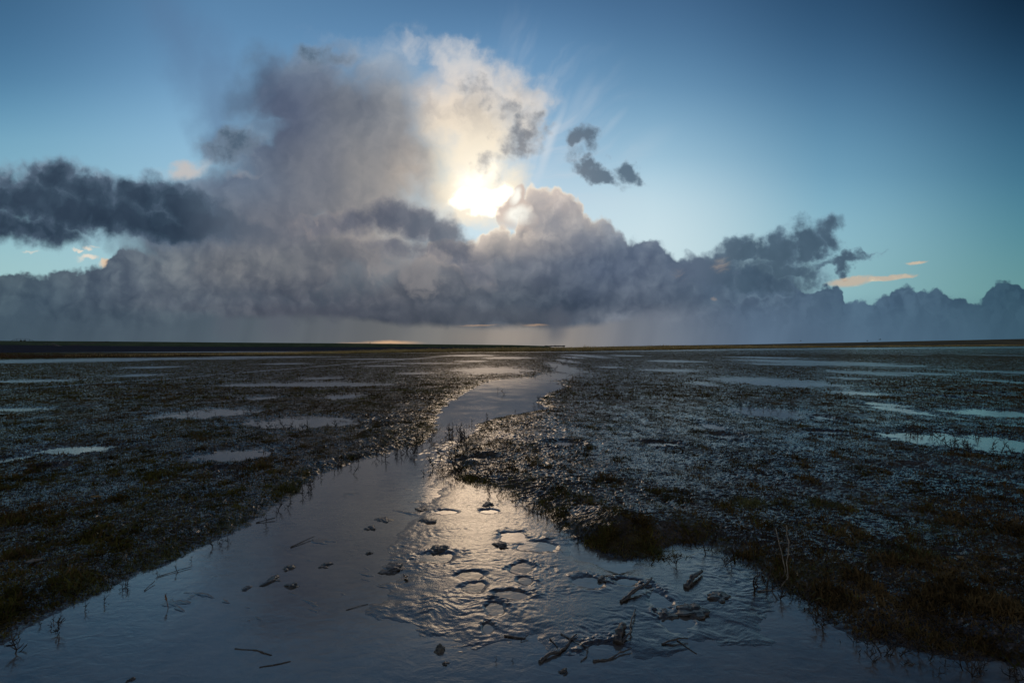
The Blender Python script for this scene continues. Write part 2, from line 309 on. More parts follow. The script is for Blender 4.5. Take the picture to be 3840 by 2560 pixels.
    col = mixc(1.0, col, vmath('SCALE', xyz(1.0, .87, .67), scale=gl * 2.4), 'ADD')
    halo = smooth(.26, .0, R)
    col = mixc(1.0, col, vmath('SCALE', xyz(1.0, .88, .72), scale=halo * halo * .10), 'ADD')
    sk = nt.nodes.new('ShaderNodeTexSky'); sk.sky_type = 'NISHITA'; sk.sun_disc = False
    sk.sun_elevation = SUN_EL; sk.sun_rotation = SUN_ROT
    def bgnode(c):
        b = nt.nodes.new('ShaderNodeBackground'); S.put(b.inputs[0], c); b.inputs[1].default_value = .1
        return b
    sky_add = vmath('MULTIPLY', S(sk.outputs[0]), (.003, .006, .010))
    front = bgnode(vmath('ADD', vmath('SCALE', col, scale=SKY_GAIN / .1), sky_add))
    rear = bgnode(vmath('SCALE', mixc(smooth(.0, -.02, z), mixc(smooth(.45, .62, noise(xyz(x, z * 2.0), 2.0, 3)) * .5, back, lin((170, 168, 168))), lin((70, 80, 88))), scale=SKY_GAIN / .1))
    nt.nodes.remove(bg)
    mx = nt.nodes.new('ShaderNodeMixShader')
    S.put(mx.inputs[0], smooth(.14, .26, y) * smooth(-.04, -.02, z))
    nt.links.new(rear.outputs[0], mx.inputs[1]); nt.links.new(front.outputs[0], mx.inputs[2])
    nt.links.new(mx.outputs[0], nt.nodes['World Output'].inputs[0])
# ------------------------------------------------------------------ numpy helpers
rng = np.random.default_rng(7)
random.seed(7)
F, HY = 1045.0, 798.2                     # focal length and horizon row of the reference frame, in its pixels
def gp(px, py):
    """The ground point (z = 0) seen at a reference pixel."""
    d = CAM_H * F / (py - HY)
    return np.array([(px - 1176.0) / F * d, d])

def _grad(ix, iy, seed):
    h = (ix * 374761393 + iy * 668265263 + seed * 974634777) & 0xffffffff
    h = ((h ^ (h >> 13)) * 1274126177) & 0xffffffff
    return (h ^ (h >> 16)) & 255
_ang = np.linspace(0, 2 * np.pi, 256, endpoint=False)
_GX, _GY = np.cos(_ang).astype(np.float32), np.sin(_ang).astype(np.float32)
def perlin(x, y, seed=0):
    x0 = np.floor(x); y0 = np.floor(y)
    fx = (x - x0).astype(np.float32); fy = (y - y0).astype(np.float32)
    ix = x0.astype(np.int64); iy = y0.astype(np.int64)
    u = fx * fx * fx * (fx * (fx * 6 - 15) + 10); v = fy * fy * fy * (fy * (fy * 6 - 15) + 10)
    def g(a, b):
        h = _grad(ix + a, iy + b, seed)
        return _GX[h] * (fx - a) + _GY[h] * (fy - b)
    n0 = g(0, 0); n0 += u * (g(1, 0) - n0)
    n1 = g(0, 1); n1 += u * (g(1, 1) - n1)
    return (n0 + v * (n1 - n0)) * 1.4
def fbm(x, y, octaves=4, rough=.5, seed=0):
    s = 0; a = 1.0; t = 0
    for i in range(octaves):
        s = s + a * perlin(x * 2 ** i + 17.3 * i, y * 2 ** i - 9.1 * i, seed + i); t += a; a *= rough
    return s / t
def sstep(a, b, x):
    t = np.clip((x - a) / (b - a), 0, 1)
    return t * t * (3 - 2 * t)

def mesh_obj(name, verts, quads=None, tris=None, mat=None, smooth=True, parent=None, attr=None):
    """One mesh object straight from arrays."""
    me = bpy.data.meshes.new(name)
    nv = len(verts); nq = 0 if quads is None else len(quads); ntr = 0 if tris is None else len(tris)
    me.vertices.add(nv); me.vertices.foreach_set('co', np.ascontiguousarray(verts, np.float32).ravel())
    idx = []; tot = []
    if nq: idx.append(np.asarray(quads, np.int32).ravel()); tot.append(np.full(nq, 4, np.int32))
    if ntr: idx.append(np.asarray(tris, np.int32).ravel()); tot.append(np.full(ntr, 3, np.int32))
    idx = np.concatenate(idx); tot = np.concatenate(tot)
    me.loops.add(len(idx)); me.loops.foreach_set('vertex_index', idx)
    me.polygons.add(len(tot))
    st = np.zeros(len(tot), np.int32); st[1:] = np.cumsum(tot)[:-1]
    me.polygons.foreach_set('loop_start', st)
    me.update(calc_edges=True)
    if smooth: me.polygons.foreach_set('use_smooth', np.ones(len(tot), bool))
    if attr is not None:
        for k, v in attr.items():
            a = me.attributes.new(k, 'FLOAT', 'POINT'); a.data.foreach_set('value', np.asarray(v, np.float32))
    if mat: me.materials.append(mat)
    o = bpy.data.objects.new(name, me); C.objects.link(o)
    if parent: o.parent = parent
    return o
def grid_quads(nr, nc):
    i = np.arange(nr - 1)[:, None] * nc + np.arange(nc - 1)[None]
    return np.stack([i, i + 1, i + nc + 1, i + nc], -1).reshape(-1, 4)
def structure(o): o['kind'] = 'structure'; return o
def tag(o, label, cat, group=None):
    o['label'] = label; o['category'] = cat
    if group: o['group'] = group
    return o
def empty(name, loc=(0, 0, 0), rz=0.0):
    o = bpy.data.objects.new(name, None); C.objects.link(o)
    o.location = loc; o.rotation_euler = (0, 0, rz); o.empty_display_size = .1
    return o

# ------------------------------------------------------------------ materials
def new_mat(name):
    m = bpy.data.materials.new(name); m.use_nodes = True
    S.nt = m.node_tree
    b = m.node_tree.nodes['Principled BSDF']
    return m, b
def geo_pos():
    n = S.nt.nodes.new('ShaderNodeTexCoord'); return S(n.outputs['Object'])
def bump(h, strength, dist):
    n = S.nt.nodes.new('ShaderNodeBump'); n.inputs['Strength'].default_value = strength; n.inputs['Distance'].default_value = dist
    S.put(n.inputs['Height'], h); return S(n.outputs[0])
def noise3(*a, **k):
    s = noise(*a, **k); s.s.node.noise_dimensions = '3D'; return s
def mat_mud():
    m, b = new_mat('wet_mud'); P = geo_pos()
    n1 = noise3(P, .9, 5, .6); n2 = noise3(P, 28, 4, .6); n3 = noise3(P, 150, 3, .6)
    c = mixc(smooth(.35, .65, n1), (.042, .028, .018), (.078, .055, .037))
    c = mixc(smooth(.4, .7, n2), c, mixc(1.0, c, (.6, .55, .5), 'MULTIPLY'))
    S.put(b.inputs['Base Color'], c)
    _, py_, _ = sep(P)
    at0 = m.node_tree.nodes.new('ShaderNodeAttribute'); at0.attribute_name = 'wet'
    S.put(b.inputs['Roughness'], .06 + smooth(.35, .8, n2) * .16 + smooth(.48, .66, n1) * .22 * (1.0 - S(at0.outputs['Fac']) * .8) + smooth(7, 26, py_) * .14)      # farther off, the crumbs are too fine to model
    at = m.node_tree.nodes.new('ShaderNodeAttribute'); at.attribute_name = 'wet'; wet = S(at.outputs['Fac'])     # a film of water lies on the creek bed
    S.put(b.inputs['IOR'], 1.5 + wet * .4)
    S.put(b.inputs['Normal'], bump(n2 * .6 + n3 * .4, .5, .004))
    return m
def mat_water():
    m, b = new_mat('still_water'); nt = m.node_tree; P = geo_pos()
    n0 = noise3(P, 1.1, 5, .6, .4); n1 = noise3(P, 5, 4, .55, .6); n2 = noise3(P, 26, 4, .55)
    n4 = noise3(vmath('MULTIPLY', P, (1.0, 2.2, 1)), 7, 5, .62, .8)
    c = mixc(smooth(.34, .64, n0 * .6 + n4 * .4), (.070, .068, .066), (.165, .134, .108))
    S.put(b.inputs['Base Color'], c)
    _, py_, _ = sep(P)
    S.put(b.inputs['Roughness'], .05 + smooth(.4, .7, n0) * .07 + smooth(9, 30, py_) * .28)     # wind-ruffled open pools
    b.inputs['IOR'].default_value = 1.85
    S.put(b.inputs['Normal'], bump(n1 * .6 + n2 * .2 + n4 * .5, .14, .02))
    return m
def mat_plain(name, c0, c1, scale=3.0, rough=.7, spec=.4, bscale=None, bdist=.01, translucent=0.0):
    m, b = new_mat(name); P = geo_pos()
    n = noise3(P, scale, 4, .6)
    S.put(b.inputs['Base Color'], mixc(smooth(.32, .68, n), c0, c1))
    b.inputs['Roughness'].default_value = rough; b.inputs['Specular IOR Level'].default_value = spec
    if bscale: S.put(b.inputs['Normal'], bump(noise3(P, bscale, 4, .6), .6, bdist))
    if translucent:
        nt = m.node_tree; t = nt.nodes.new('ShaderNodeBsdfTranslucent'); mx = nt.nodes.new('ShaderNodeMixShader')
        S.put(t.inputs[0], mixc(smooth(.32, .68, n), c0, c1)); mx.inputs[0].default_value = translucent
        nt.links.new(b.outputs[0], mx.inputs[1]); nt.links.new(t.outputs[0], mx.inputs[2])
        nt.links.new(mx.outputs[0], nt.nodes['Material Output'].inputs[0])
    return m

# ------------------------------------------------------------------ terrain height field
CREEK = [(-250, 1580), (0, 1500), (60, 1468), (120, 1432), (200, 1398), (290, 1352), (335, 1322), (400, 1303), (480, 1264), (560, 1228), (620, 1190), (690, 1145), (722, 1110), (765, 1086), (830, 1060), (885, 1046), (945, 1030), (992, 1014), (1012, 985), (1015, 952), (1036, 926), (1068, 905), (1102, 886), (1135, 873), (1205, 867),
         (1268, 876), (1296, 890), (1245, 904), (1226, 922), (1250, 937), (1152, 954), (1092, 970), (1064, 998), (1046, 1030), (1036, 1062), (1022, 1094), (1070, 1110), (1130, 1130), (1190, 1156), (1240, 1182), (1285, 1210), (1320, 1246), (1375, 1276), (1440, 1291), (1500, 1277), (1550, 1252), (1620, 1256), (1690, 1286), (1745, 1332), (1800, 1366), (1850, 1402), (1885, 1446), (1960, 1486), (2080, 1512), (2200, 1534), (2352, 1560), (2600, 1610), (2900, 2000), (1176, 2400), (-500, 2000)]
FLAT = [(1010, 1085), (985, 1180), (930, 1235), (950, 1268), (900, 1300), (930, 1350), (850, 1400), (960, 1455), (1180, 1475), (1330, 1500), (1500, 1510), (1620, 1480), (1740, 1450), (1830, 1390), (1760, 1300), (1640, 1245), (1540, 1255), (1490, 1290), (1420, 1305), (1345, 1275), (1330, 1215), (1240, 1160), (1160, 1128), (1090, 1095)]
PRINTS = [(996, 1280.5, 36, 9.5, 0), (1079, 1321, 25, 9.5, 0), (1089, 1346.5, 27, 12, -25), (1138, 1397, 17, 15, 0), (1178, 1365, 29, 8, 8), (1199, 1304, 20, 10, -15), (1233, 1255, 34, 11, -8), (1172, 1235, 24, 12, 0), (1026, 1175.5, 20, 4, 0), (1124, 1174, 17, 4, 0), (1209, 1333, 14, 8, 10), (1351, 1338, 27, 11, 0), (1398, 1495, 37, 16, -8), (1439, 1336, 20, 8, 0), (1513, 1380, 20, 22, 0), (1560, 1430, 30, 20, 0), (1120, 1442, 9, 9, 0)]
TRAMPLED = [(1104, 1055.5, 54, 10), (1297, 1020, 50, 10), (1524, 1020, 57, 8), (1672, 1003, 42, 9), (1891, 959, 26, 8), (1894, 993, 48, 7), (528, 1081, 58, 10), (122, 1074, 58, 9), (2172, 912, 32, 7), (2263, 901, 36, 6), (2090, 1070, 40, 6)]
POOLS = [(183, 1032, 80, 9), (17, 1057, 30, 8), (44, 940, 58, 3.6), (481, 949, 80, 8), (694, 969, 115, 10), (541, 1044, 75, 12), (602, 914, 34, 3.4), (785, 910, 36, 4.4), (711, 881.5, 85, 3.6), (575, 884, 66, 2.6), (65, 874.5, 72, 2.6), (745, 868, 36, 2.2), (315, 861.5, 42, 2.2), (349, 843, 50, 1.7), (653, 835, 42, 1.3), (120, 828, 150, 3.2), (400, 823, 180, 1.6), (20, 829, 90, 3.2), (620, 819, 130, 1.1),
         (1129, 849.5, 66, 4.6), (1085, 829, 28, 1.2), (1081, 815.5, 44, 1.4), (1165, 821, 44, 1.5), (954, 857, 34, 1.8), (808, 883, 80, 2.6), (1289, 841, 18, 7), (1318, 813.5, 24, 3), (1296, 850, 16, 4), (1300, 828, 14, 2.5), (1312, 820, 16, 1.5), (1340, 808.5, 30, 1.0), (1280, 861, 22, 4), (1262, 868, 26, 5), (1438, 816, 28, 1.0), (1548, 806, 36, 1.2), (1620, 808.5, 50, 1.0), (1548, 829, 42, 1.5), (1537, 850, 50, 2), (1402, 843, 22, 1.3), (880, 840, 40, 1.2), (980, 834, 60, 1.0), (860, 824, 80, .9),
         (1850, 831, 78, 5), (1755, 820.5, 45, 1.6), (1800, 836, 60, 1.6), (1957, 812, 40, 1.6), (1856, 808, 17, 1.2), (2212, 814, 42, 1.7), (1988, 856, 50, 3.6), (2131, 858, 32, 2.4), (2316, 854.5, 46, 3.6), (1790, 878, 84, 8), (1730, 872, 50, 3), (1618, 882, 18, 3), (1981, 903, 40, 3.4), (1769, 947, 72, 9), (1637, 979, 20, 6), (2070, 942, 24, 7), (2277, 948, 76, 7), (2276, 1017, 105, 15), (2110, 1005, 60, 8), (2340, 878, 24, 7), (2030, 928, 28, 4), (1940, 868, 30, 2)]
RILL = [(-40, 901), (0, 897), (110, 890), (237, 880), (330, 873.5), (406, 869), (500, 860), (575, 854), (690, 845), (778, 837), (880, 829), (980, 821), (1040, 815)]

dd = [1.25]
while dd[-1] < 205: dd.append(dd[-1] * (1 + (.0027 if dd[-1] < 7 else .0027 + .0028 * min(1, (dd[-1] - 7) / 20) + .006 * min(1, max(0, dd[-1] - 30) / 60))))
DD = np.array(dd); UU = np.linspace(-1.45, 1.45, 1500)
LD = np.log(DD)
GX = (DD[:, None] * UU[None]).astype(np.float64); GY = np.repeat(DD[:, None], len(UU), 1)

def seg_dist(X, Y, pts, closed=True):
    """Signed distance (inside negative) to a ground polygon; plain distance to a line when open."""
    best = np.full(X.shape, 1e9); ins = np.zeros(X.shape, bool)
    n = len(pts)
    for i in range(n if closed else n - 1):
        a = pts[i]; b = pts[(i + 1) % n]
        ab = b - a; t = np.clip(((X - a[0]) * ab[0] + (Y - a[1]) * ab[1]) / (ab @ ab), 0, 1)
        ex = X - a[0] - t * ab[0]; ey = Y - a[1] - t * ab[1]
        np.minimum(best, ex * ex + ey * ey, out=best)
        if closed:
            c = (a[1] > Y) != (b[1] > Y)
            if c.any(): ins ^= c & (X < (b[0] - a[0]) * (Y - a[1]) / (b[1] - a[1] + 1e-12) + a[0])
    best = np.sqrt(best)
    return np.where(ins, -best, best) if closed else best
def rows(d0, d1): return slice(max(0, np.searchsorted(DD, d0)), min(len(DD), np.searchsorted(DD, d1) + 1))
def cols(u0, u1): return slice(max(0, np.searchsorted(UU, u0)), min(len(UU), np.searchsorted(UU, u1) + 1))
def rel_ellipse(px, py, rx, ry, rot=0, grow=2.6):
    """Slices round an ellipse given in the reference frame, and the ground-space radius measure q (1 on its rim)."""
    c = gp(px, py); d = c[1]
    a = rx / F * d; b = ry * d * d / (CAM_H * F)
    g = grow * max(a, b) if rot else None
    r = rows(d - grow * (g or b), d + grow * (g or b)); k = cols((px - 1176) / F - grow * 1.3 * rx / F - .02, (px - 1176) / F + grow * 1.3 * rx / F + .02)
    X, Y = GX[r, k] - c[0], GY[r, k] - d
    if rot:
        t = math.radians(-rot); X, Y = X * math.cos(t) + Y * math.sin(t), -X * math.sin(t) + Y * math.cos(t)
    return r, k, np.sqrt((X / a) ** 2 + (Y / b) ** 2), X, Y, a, b

def build_height():
    global Z, SDC, WET
    X, Y = GX, GY
    near = sstep(26, 8, Y)
    big = fbm(X * .30, Y * .30, 4, .5, 1)
    mid = fbm(X * 1.6 + 5, Y * 1.6, 3, .5, 11)
    wx = X + .05 * perlin(X * 5, Y * 5, 31); wy = Y + .05 * perlin(X * 5 + 40, Y * 5, 32)
    lump = 1 - np.abs(fbm(wx * 7, wy * 9, 3, .55, 21)) * 2.4               # creased mud, a hand's breadth across
    fine = np.zeros_like(X); r = rows(0, 14)
    fine[r] = fbm(wx[r] * 24, wy[r] * 34, 3, .6, 41) * sstep(14, 6, Y[r])
    patch = sstep(-.25, .35, fbm(X * .7 + 9, Y * .7, 3, .5, 15))                 # smoother mud here, rougher there
    crumb = np.zeros_like(X); crumb[r] = (1 - 2.6 * np.abs(fbm(wx[r] * 13 + .3 * wy[r] * 13, wy[r] * 21, 3, .6, 45)))
    z = .024 + .022 * big + .012 * mid + (.012 + .012 * patch) * (lump - .6) + (.005 + .006 * patch) * fine + .008 * crumb * sstep(18, 7, Y)
    # creek
    poly = [gp(*p) for p in CREEK]
    sd = np.full(X.shape, 9.0); r = rows(0, 32)
    sd[r] = seg_dist(X[r], Y[r], poly)
    edge = fbm(X[r] * 3.0, Y[r] * 3.0, 4, .6, 51)
    sdn = sd.copy(); sdn[r] = sd[r] + edge * .12 * np.clip(Y[r] / 5, .55, 4.5)
    SDC = sdn
    flat = seg_dist(X[rows(0, 9)], Y[rows(0, 9)], [gp(*p) for p in FLAT])
    r9 = rows(0, 9); x9, y9 = X[r9], Y[r9]
    fl = np.zeros_like(X); fl[r9] = sstep(.26, -.22, flat + .38 * fbm(x9 * 1.6, y9 * 1.6, 4, .6, 61))
    rip = np.zeros_like(X); rx_, ry_ = wx[r9] + .3 * wy[r9], wy[r9] + .05 * fbm(x9 * 4, y9 * 4, 2, .5, 66)
    rough = sstep(-.28, .42, fbm(x9 * 1.5, y9 * 2.2, 4, .6, 67))
    rip[r9] = (.16 + .84 * rough) * (.5 * fbm(rx_ * 20, ry_ * 50, 3, .6, 71) + .45 * fbm(rx_ * 7, ry_ * 18, 3, .55, 72) + .35 * rough * (1 - 2.5 * np.abs(fbm(rx_ * 9, ry_ * 17, 2, .55, 73))))
    streak = fbm(X * 1.3 - .9 * Y, Y * .8, 3, .5, 76)
    bed = -.008 + .006 * mid + .006 * streak + np.where(Y < 9, .0035 * rip, 0)
    # faint silt swirls that just break the surface on the smooth side
    swirl = np.zeros_like(X); swirl[r9] = fbm((X[r9] - .6 * Y[r9]) * 2.2, (Y[r9] + .5 * X[r9]) * 7, 4, .6, 78)
    bed = bed + np.where(Y < 9, .0085 * sstep(.0, .42, swirl) * sstep(-.22, -.5, sd) * sstep(2.35, 2.7, Y) * sstep(6.5, 5, Y), 0) + .0012 * fine
    bed = bed * (1 - fl) + fl * (.0072 + .0076 * rip + .007 * mid)
    bank = sstep(-.03, .42, sdn)
    rise = (.016 + .026 * sstep(-.12, .0, X / Y) * sstep(7, 5, Y)) * sstep(.1, .6, sdn) * sstep(2.2, .8, sdn)
    z = np.where(sdn < .45, bed * (1 - bank) + (z + rise) * bank, z + rise)
    # raised shoulder of the right bank where it ends over the water
    c = gp(1450, 1225); q = ((X - c[0]) / .75) ** 2 + ((Y - c[1]) / .5) ** 2
    z += .115 * np.exp(-q * 1.6) * sstep(.0, .22, sdn)
    # the narrow neck: stubby mud between the two reaches
    c = gp(1030, 1035); q = ((X - c[0]) / .5) ** 2 + ((Y - c[1]) / 1.1) ** 2
    z = np.maximum(z, np.where(q < 4, -.012 + (.032 * np.exp(-q)) * (.6 + 1.2 * fbm(X * 5, Y * 5, 3, .6, 81)), -9))
    # pools on the marsh
    for (px, py, rx, ry) in POOLS:
        r, k, q, _, _, a, b = rel_ellipse(px, py, rx * (1.12 if px > 1100 else 1.05), ry * (1.4 if px > 1100 else 1.2))
        if q.size == 0: continue
        q = q + 1.15 * fbm(X[r, k] * 2.6 / max(a, .3), Y[r, k] * 1.7 / max(b, .3), 5, .65, 91) + .3 * fine[r, k] + .35 * (lump[r, k] - .6) + .35 * fbm(X[r, k] * 4, Y[r, k] * 3, 3, .6, 92)
        s = sstep(.55, 2.1, q)
        z[r, k] = np.minimum(z[r, k], (-.009 + .009 * (lump[r, k] - .4) + .010 * np.clip(fbm(X[r, k] * 3, Y[r, k] * 2, 3, .6, 93), -.3, 1)) * (1 - s) + z[r, k] * s)
    rl = rows(14, 130); dist = seg_dist(X[rl], Y[rl], [gp(*p) for p in RILL], False) + .25 * fbm(X[rl] * .5, Y[rl] * .5, 3, .6, 95)
    s = sstep(.12, .55, dist / np.clip(Y[rl] / 40, .5, 1.6)); z[rl] = z[rl] * s - .012 * (1 - s)
    WET = sstep(.12, -.04, sdn)
    # footprints: a water-filled hollow inside a pushed-up rim
    for i, (px, py, rx, ry, rot) in enumerate(PRINTS):
        r, k, q, lx, ly, a, b = rel_ellipse(px, py, rx * 1.15, ry * 1.1, rot, 3.2)
        hx = (lx / a - .25 * (-1) ** i); q2 = np.sqrt((hx / .62) ** 2 + (ly / b / .8 + .3 * hx) ** 2)          # ball and heel of a slipping boot
        q = np.minimum(q, q2 * 1.05) * .55 + np.sqrt(lx ** 2 / a ** 2 * .8 + np.abs(ly / b) ** 1.5) * .45
        q = q + .8 * fbm(X[r, k] * 5, Y[r, k] * 6, 4, .6, 100 + i) + .2 * rip[r, k]
        hol = sstep(1.5, .62, q); push = np.clip(fbm(X[r, k] * 4 + i, Y[r, k] * 5, 3, .6, 400 + i) * 2.2 + .35, 0, 1.3)
        rim = np.exp(-((q - 1.6) / .4) ** 2) * push * sstep(-.6, .9, ly / b)
        z[r, k] = z[r, k] * (1 - hol) - .0045 * hol + .010 * rim * (.4 + 1.8 * rip[r, k] + 1.6 * fine[r, k])
    for i, (px, py, rx, ry) in enumerate(TRAMPLED):
        r, k, q, lx, ly, a, b = rel_ellipse(px, py, rx, ry, 0, 2.2)
        rag = fbm(X[r, k] * 5, Y[r, k] * 5, 4, .65, 130 + i)
        q = q + .45 * rag
        hol = sstep(1.0, .45, q); rim = np.exp(-((q - 1.15) / .3) ** 2)
        z[r, k] = z[r, k] - .045 * hol * (1 + .5 * rag) + .03 * rim * (.6 + 1.4 * rag)
    # the far land climbs a little, most of all on the right
    u = X / Y
    E = sstep(100, 190, Y) * np.interp(u, [-1.4, 0, .16, .33, .5, .7, 1.13, 1.5], [.0, .05, .25, .7, 1.3, 1.7, 2.45, 2.9])
    m_ = np.interp(u * 1045 + 1176, [600, 800, 1000, 1176, 1500, 1900], [0, .15, .45, .65, .5, .1])
    E += m_ * np.exp(-((Y - np.interp(u * 1045 + 1176, [735, 960, 1176, 1300, 1500, 2352], [118, 148, 170, 178, 188, 188])) / 11) ** 2)
    Z = z + E
def height(x, y):
    """Terrain height under points, by interpolation in the grid."""
    x = np.asarray(x, float); y = np.asarray(y, float)
    i = np.clip(np.searchsorted(DD, y) - 1, 0, len(DD) - 2); f = np.clip((y - DD[i]) / (DD[i + 1] - DD[i]), 0, 1)
    t = np.clip((x / y - UU[0]) / (UU[1] - UU[0]), 0, len(UU) - 1.001); j = t.astype(int); g = t - j
    return (Z[i, j] * (1 - g) + Z[i, j + 1] * g) * (1 - f) + (Z[i + 1, j] * (1 - g) + Z[i + 1, j + 1] * g) * f
def sample(A, x, y):
    i = np.clip(np.searchsorted(DD, y), 0, len(DD) - 1); j = np.clip(np.round((x / y - UU[0]) / (UU[1] - UU[0])).astype(int), 0, len(UU) - 1)
    return A[i, j]

def build_ground():
    build_height()
    V = np.stack([GX, GY, Z], -1).reshape(-1, 3)
    structure(mesh_obj('ground', V, grid_quads(len(DD), len(UU)), mat=MAT['mud'], attr={'wet': WET.ravel()}))
    # water lies level in every hollow
    d = np.geomspace(1.2, 175, 60); u = np.linspace(-1.5, 1.5, 40)
    W = np.stack([d[:, None] * u[None], np.repeat(d[:, None], 40, 1), np.zeros((60, 40))], -1).reshape(-1, 3)
    structure(mesh_obj('water', W, grid_quads(60, 40), mat=MAT['water']))
    # the rest of the land, out to the horizon and behind the viewer
    r = np.array([0, 3, 8, 20, 60, 150, 400, 1200, 4000, 12000.]); a = np.linspace(0, 2 * np.pi, 73)
    L = np.stack([r[:, None] * np.cos(a)[None], r[:, None] * np.sin(a)[None], np.full((len(r), 73), -.12)], -1).reshape(-1, 3)
    structure(mesh_obj('land', L, grid_quads(len(r), 73), mat=MAT['land']))

# ------------------------------------------------------------------ ground cover
def blades(base, length, yaw, lean, width, curl, twist, n):
    """Curved tapering blades: two quads and a tip each. All arguments are arrays."""
    dirx, diry = np.cos(yaw), np.sin(yaw); sx, sy = np.cos(yaw + np.pi / 2 + twist), np.sin(yaw + np.pi / 2 + twist)
    V = np.zeros((n, 7, 3)); t = [0, .4, .75, 1.0]; w = [1, .85, .55]
    for k in range(4):
        ang = lean + curl * t[k]; s = length * t[k]
        px = base[:, 0] + dirx * s * np.sin(ang); py = base[:, 1] + diry * s * np.sin(ang); pz = base[:, 2] + s * np.cos(ang)
        if k < 3:
            for e, sg in enumerate((-1, 1)):
                V[:, 2 * k + e, 0] = px + sg * sx * width * w[k]; V[:, 2 * k + e, 1] = py + sg * sy * width * w[k]; V[:, 2 * k + e, 2] = pz
        else: V[:, 6, 0] = px; V[:, 6, 1] = py; V[:, 6, 2] = pz
    o = np.arange(n)[:, None] * 7
    Q = np.concatenate([o + np.array([[0, 1, 3, 2]]), o + np.array([[2, 3, 5, 4]])]); T = o + np.array([[4, 5, 6]])
    return V.reshape(-1, 3), Q, T
def cover(name, pts, per, hmin, hmax, wid, mat, spread, lean=(.5, 1.5), curl=(-.3, .9)):
    clump = .6 + .9 * sstep(-.1, .45, .6 * fbm(pts[:, 0] * 1.3, pts[:, 1] * 1.3, 3, .6, 221) + .6 * fbm(pts[:, 0] * 5, pts[:, 1] * 5, 2, .5, 225))
    n = len(pts) * per
    b = np.repeat(pts, per, 0).astype(float); d = b[:, 1]
    sc_ = np.repeat(spread, per)
    b[:, 0] += rng.normal(0, 1, n) * sc_; b[:, 1] += rng.normal(0, 1, n) * sc_
    b = np.concatenate([b[:, :2], (height(b[:, 0], b[:, 1]) - .001)[:, None]], 1)
    L = rng.uniform(hmin, hmax, n) * rng.uniform(.6, 1.3, n) * np.repeat(clump, per)
    V, Q, T = blades(b, L, rng.uniform(0, 2 * np.pi, n), rng.uniform(*lean, n), np.maximum(wid * L, .00035 * b[:, 1]) * rng.uniform(.6, 1.4, n), rng.uniform(*curl, n), rng.uniform(-.6, .6, n), n)
    o = mesh_obj(name, V, Q, T, mat, smooth=False)
    o['kind'] = 'stuff'
    return o
def scatter(n, d0, d1, power):
    """Points over the viewed wedge; density falls off as distance to the power."""
    e = 2 - power; t = rng.uniform(0, 1, n)
    d = (d0 ** e + t * (d1 ** e - d0 ** e)) ** (1 / e) if abs(e) > 1e-6 else d0 * (d1 / d0) ** t
    u = rng.uniform(-1.4, 1.4, n)
    return np.stack([u * d, d], -1)
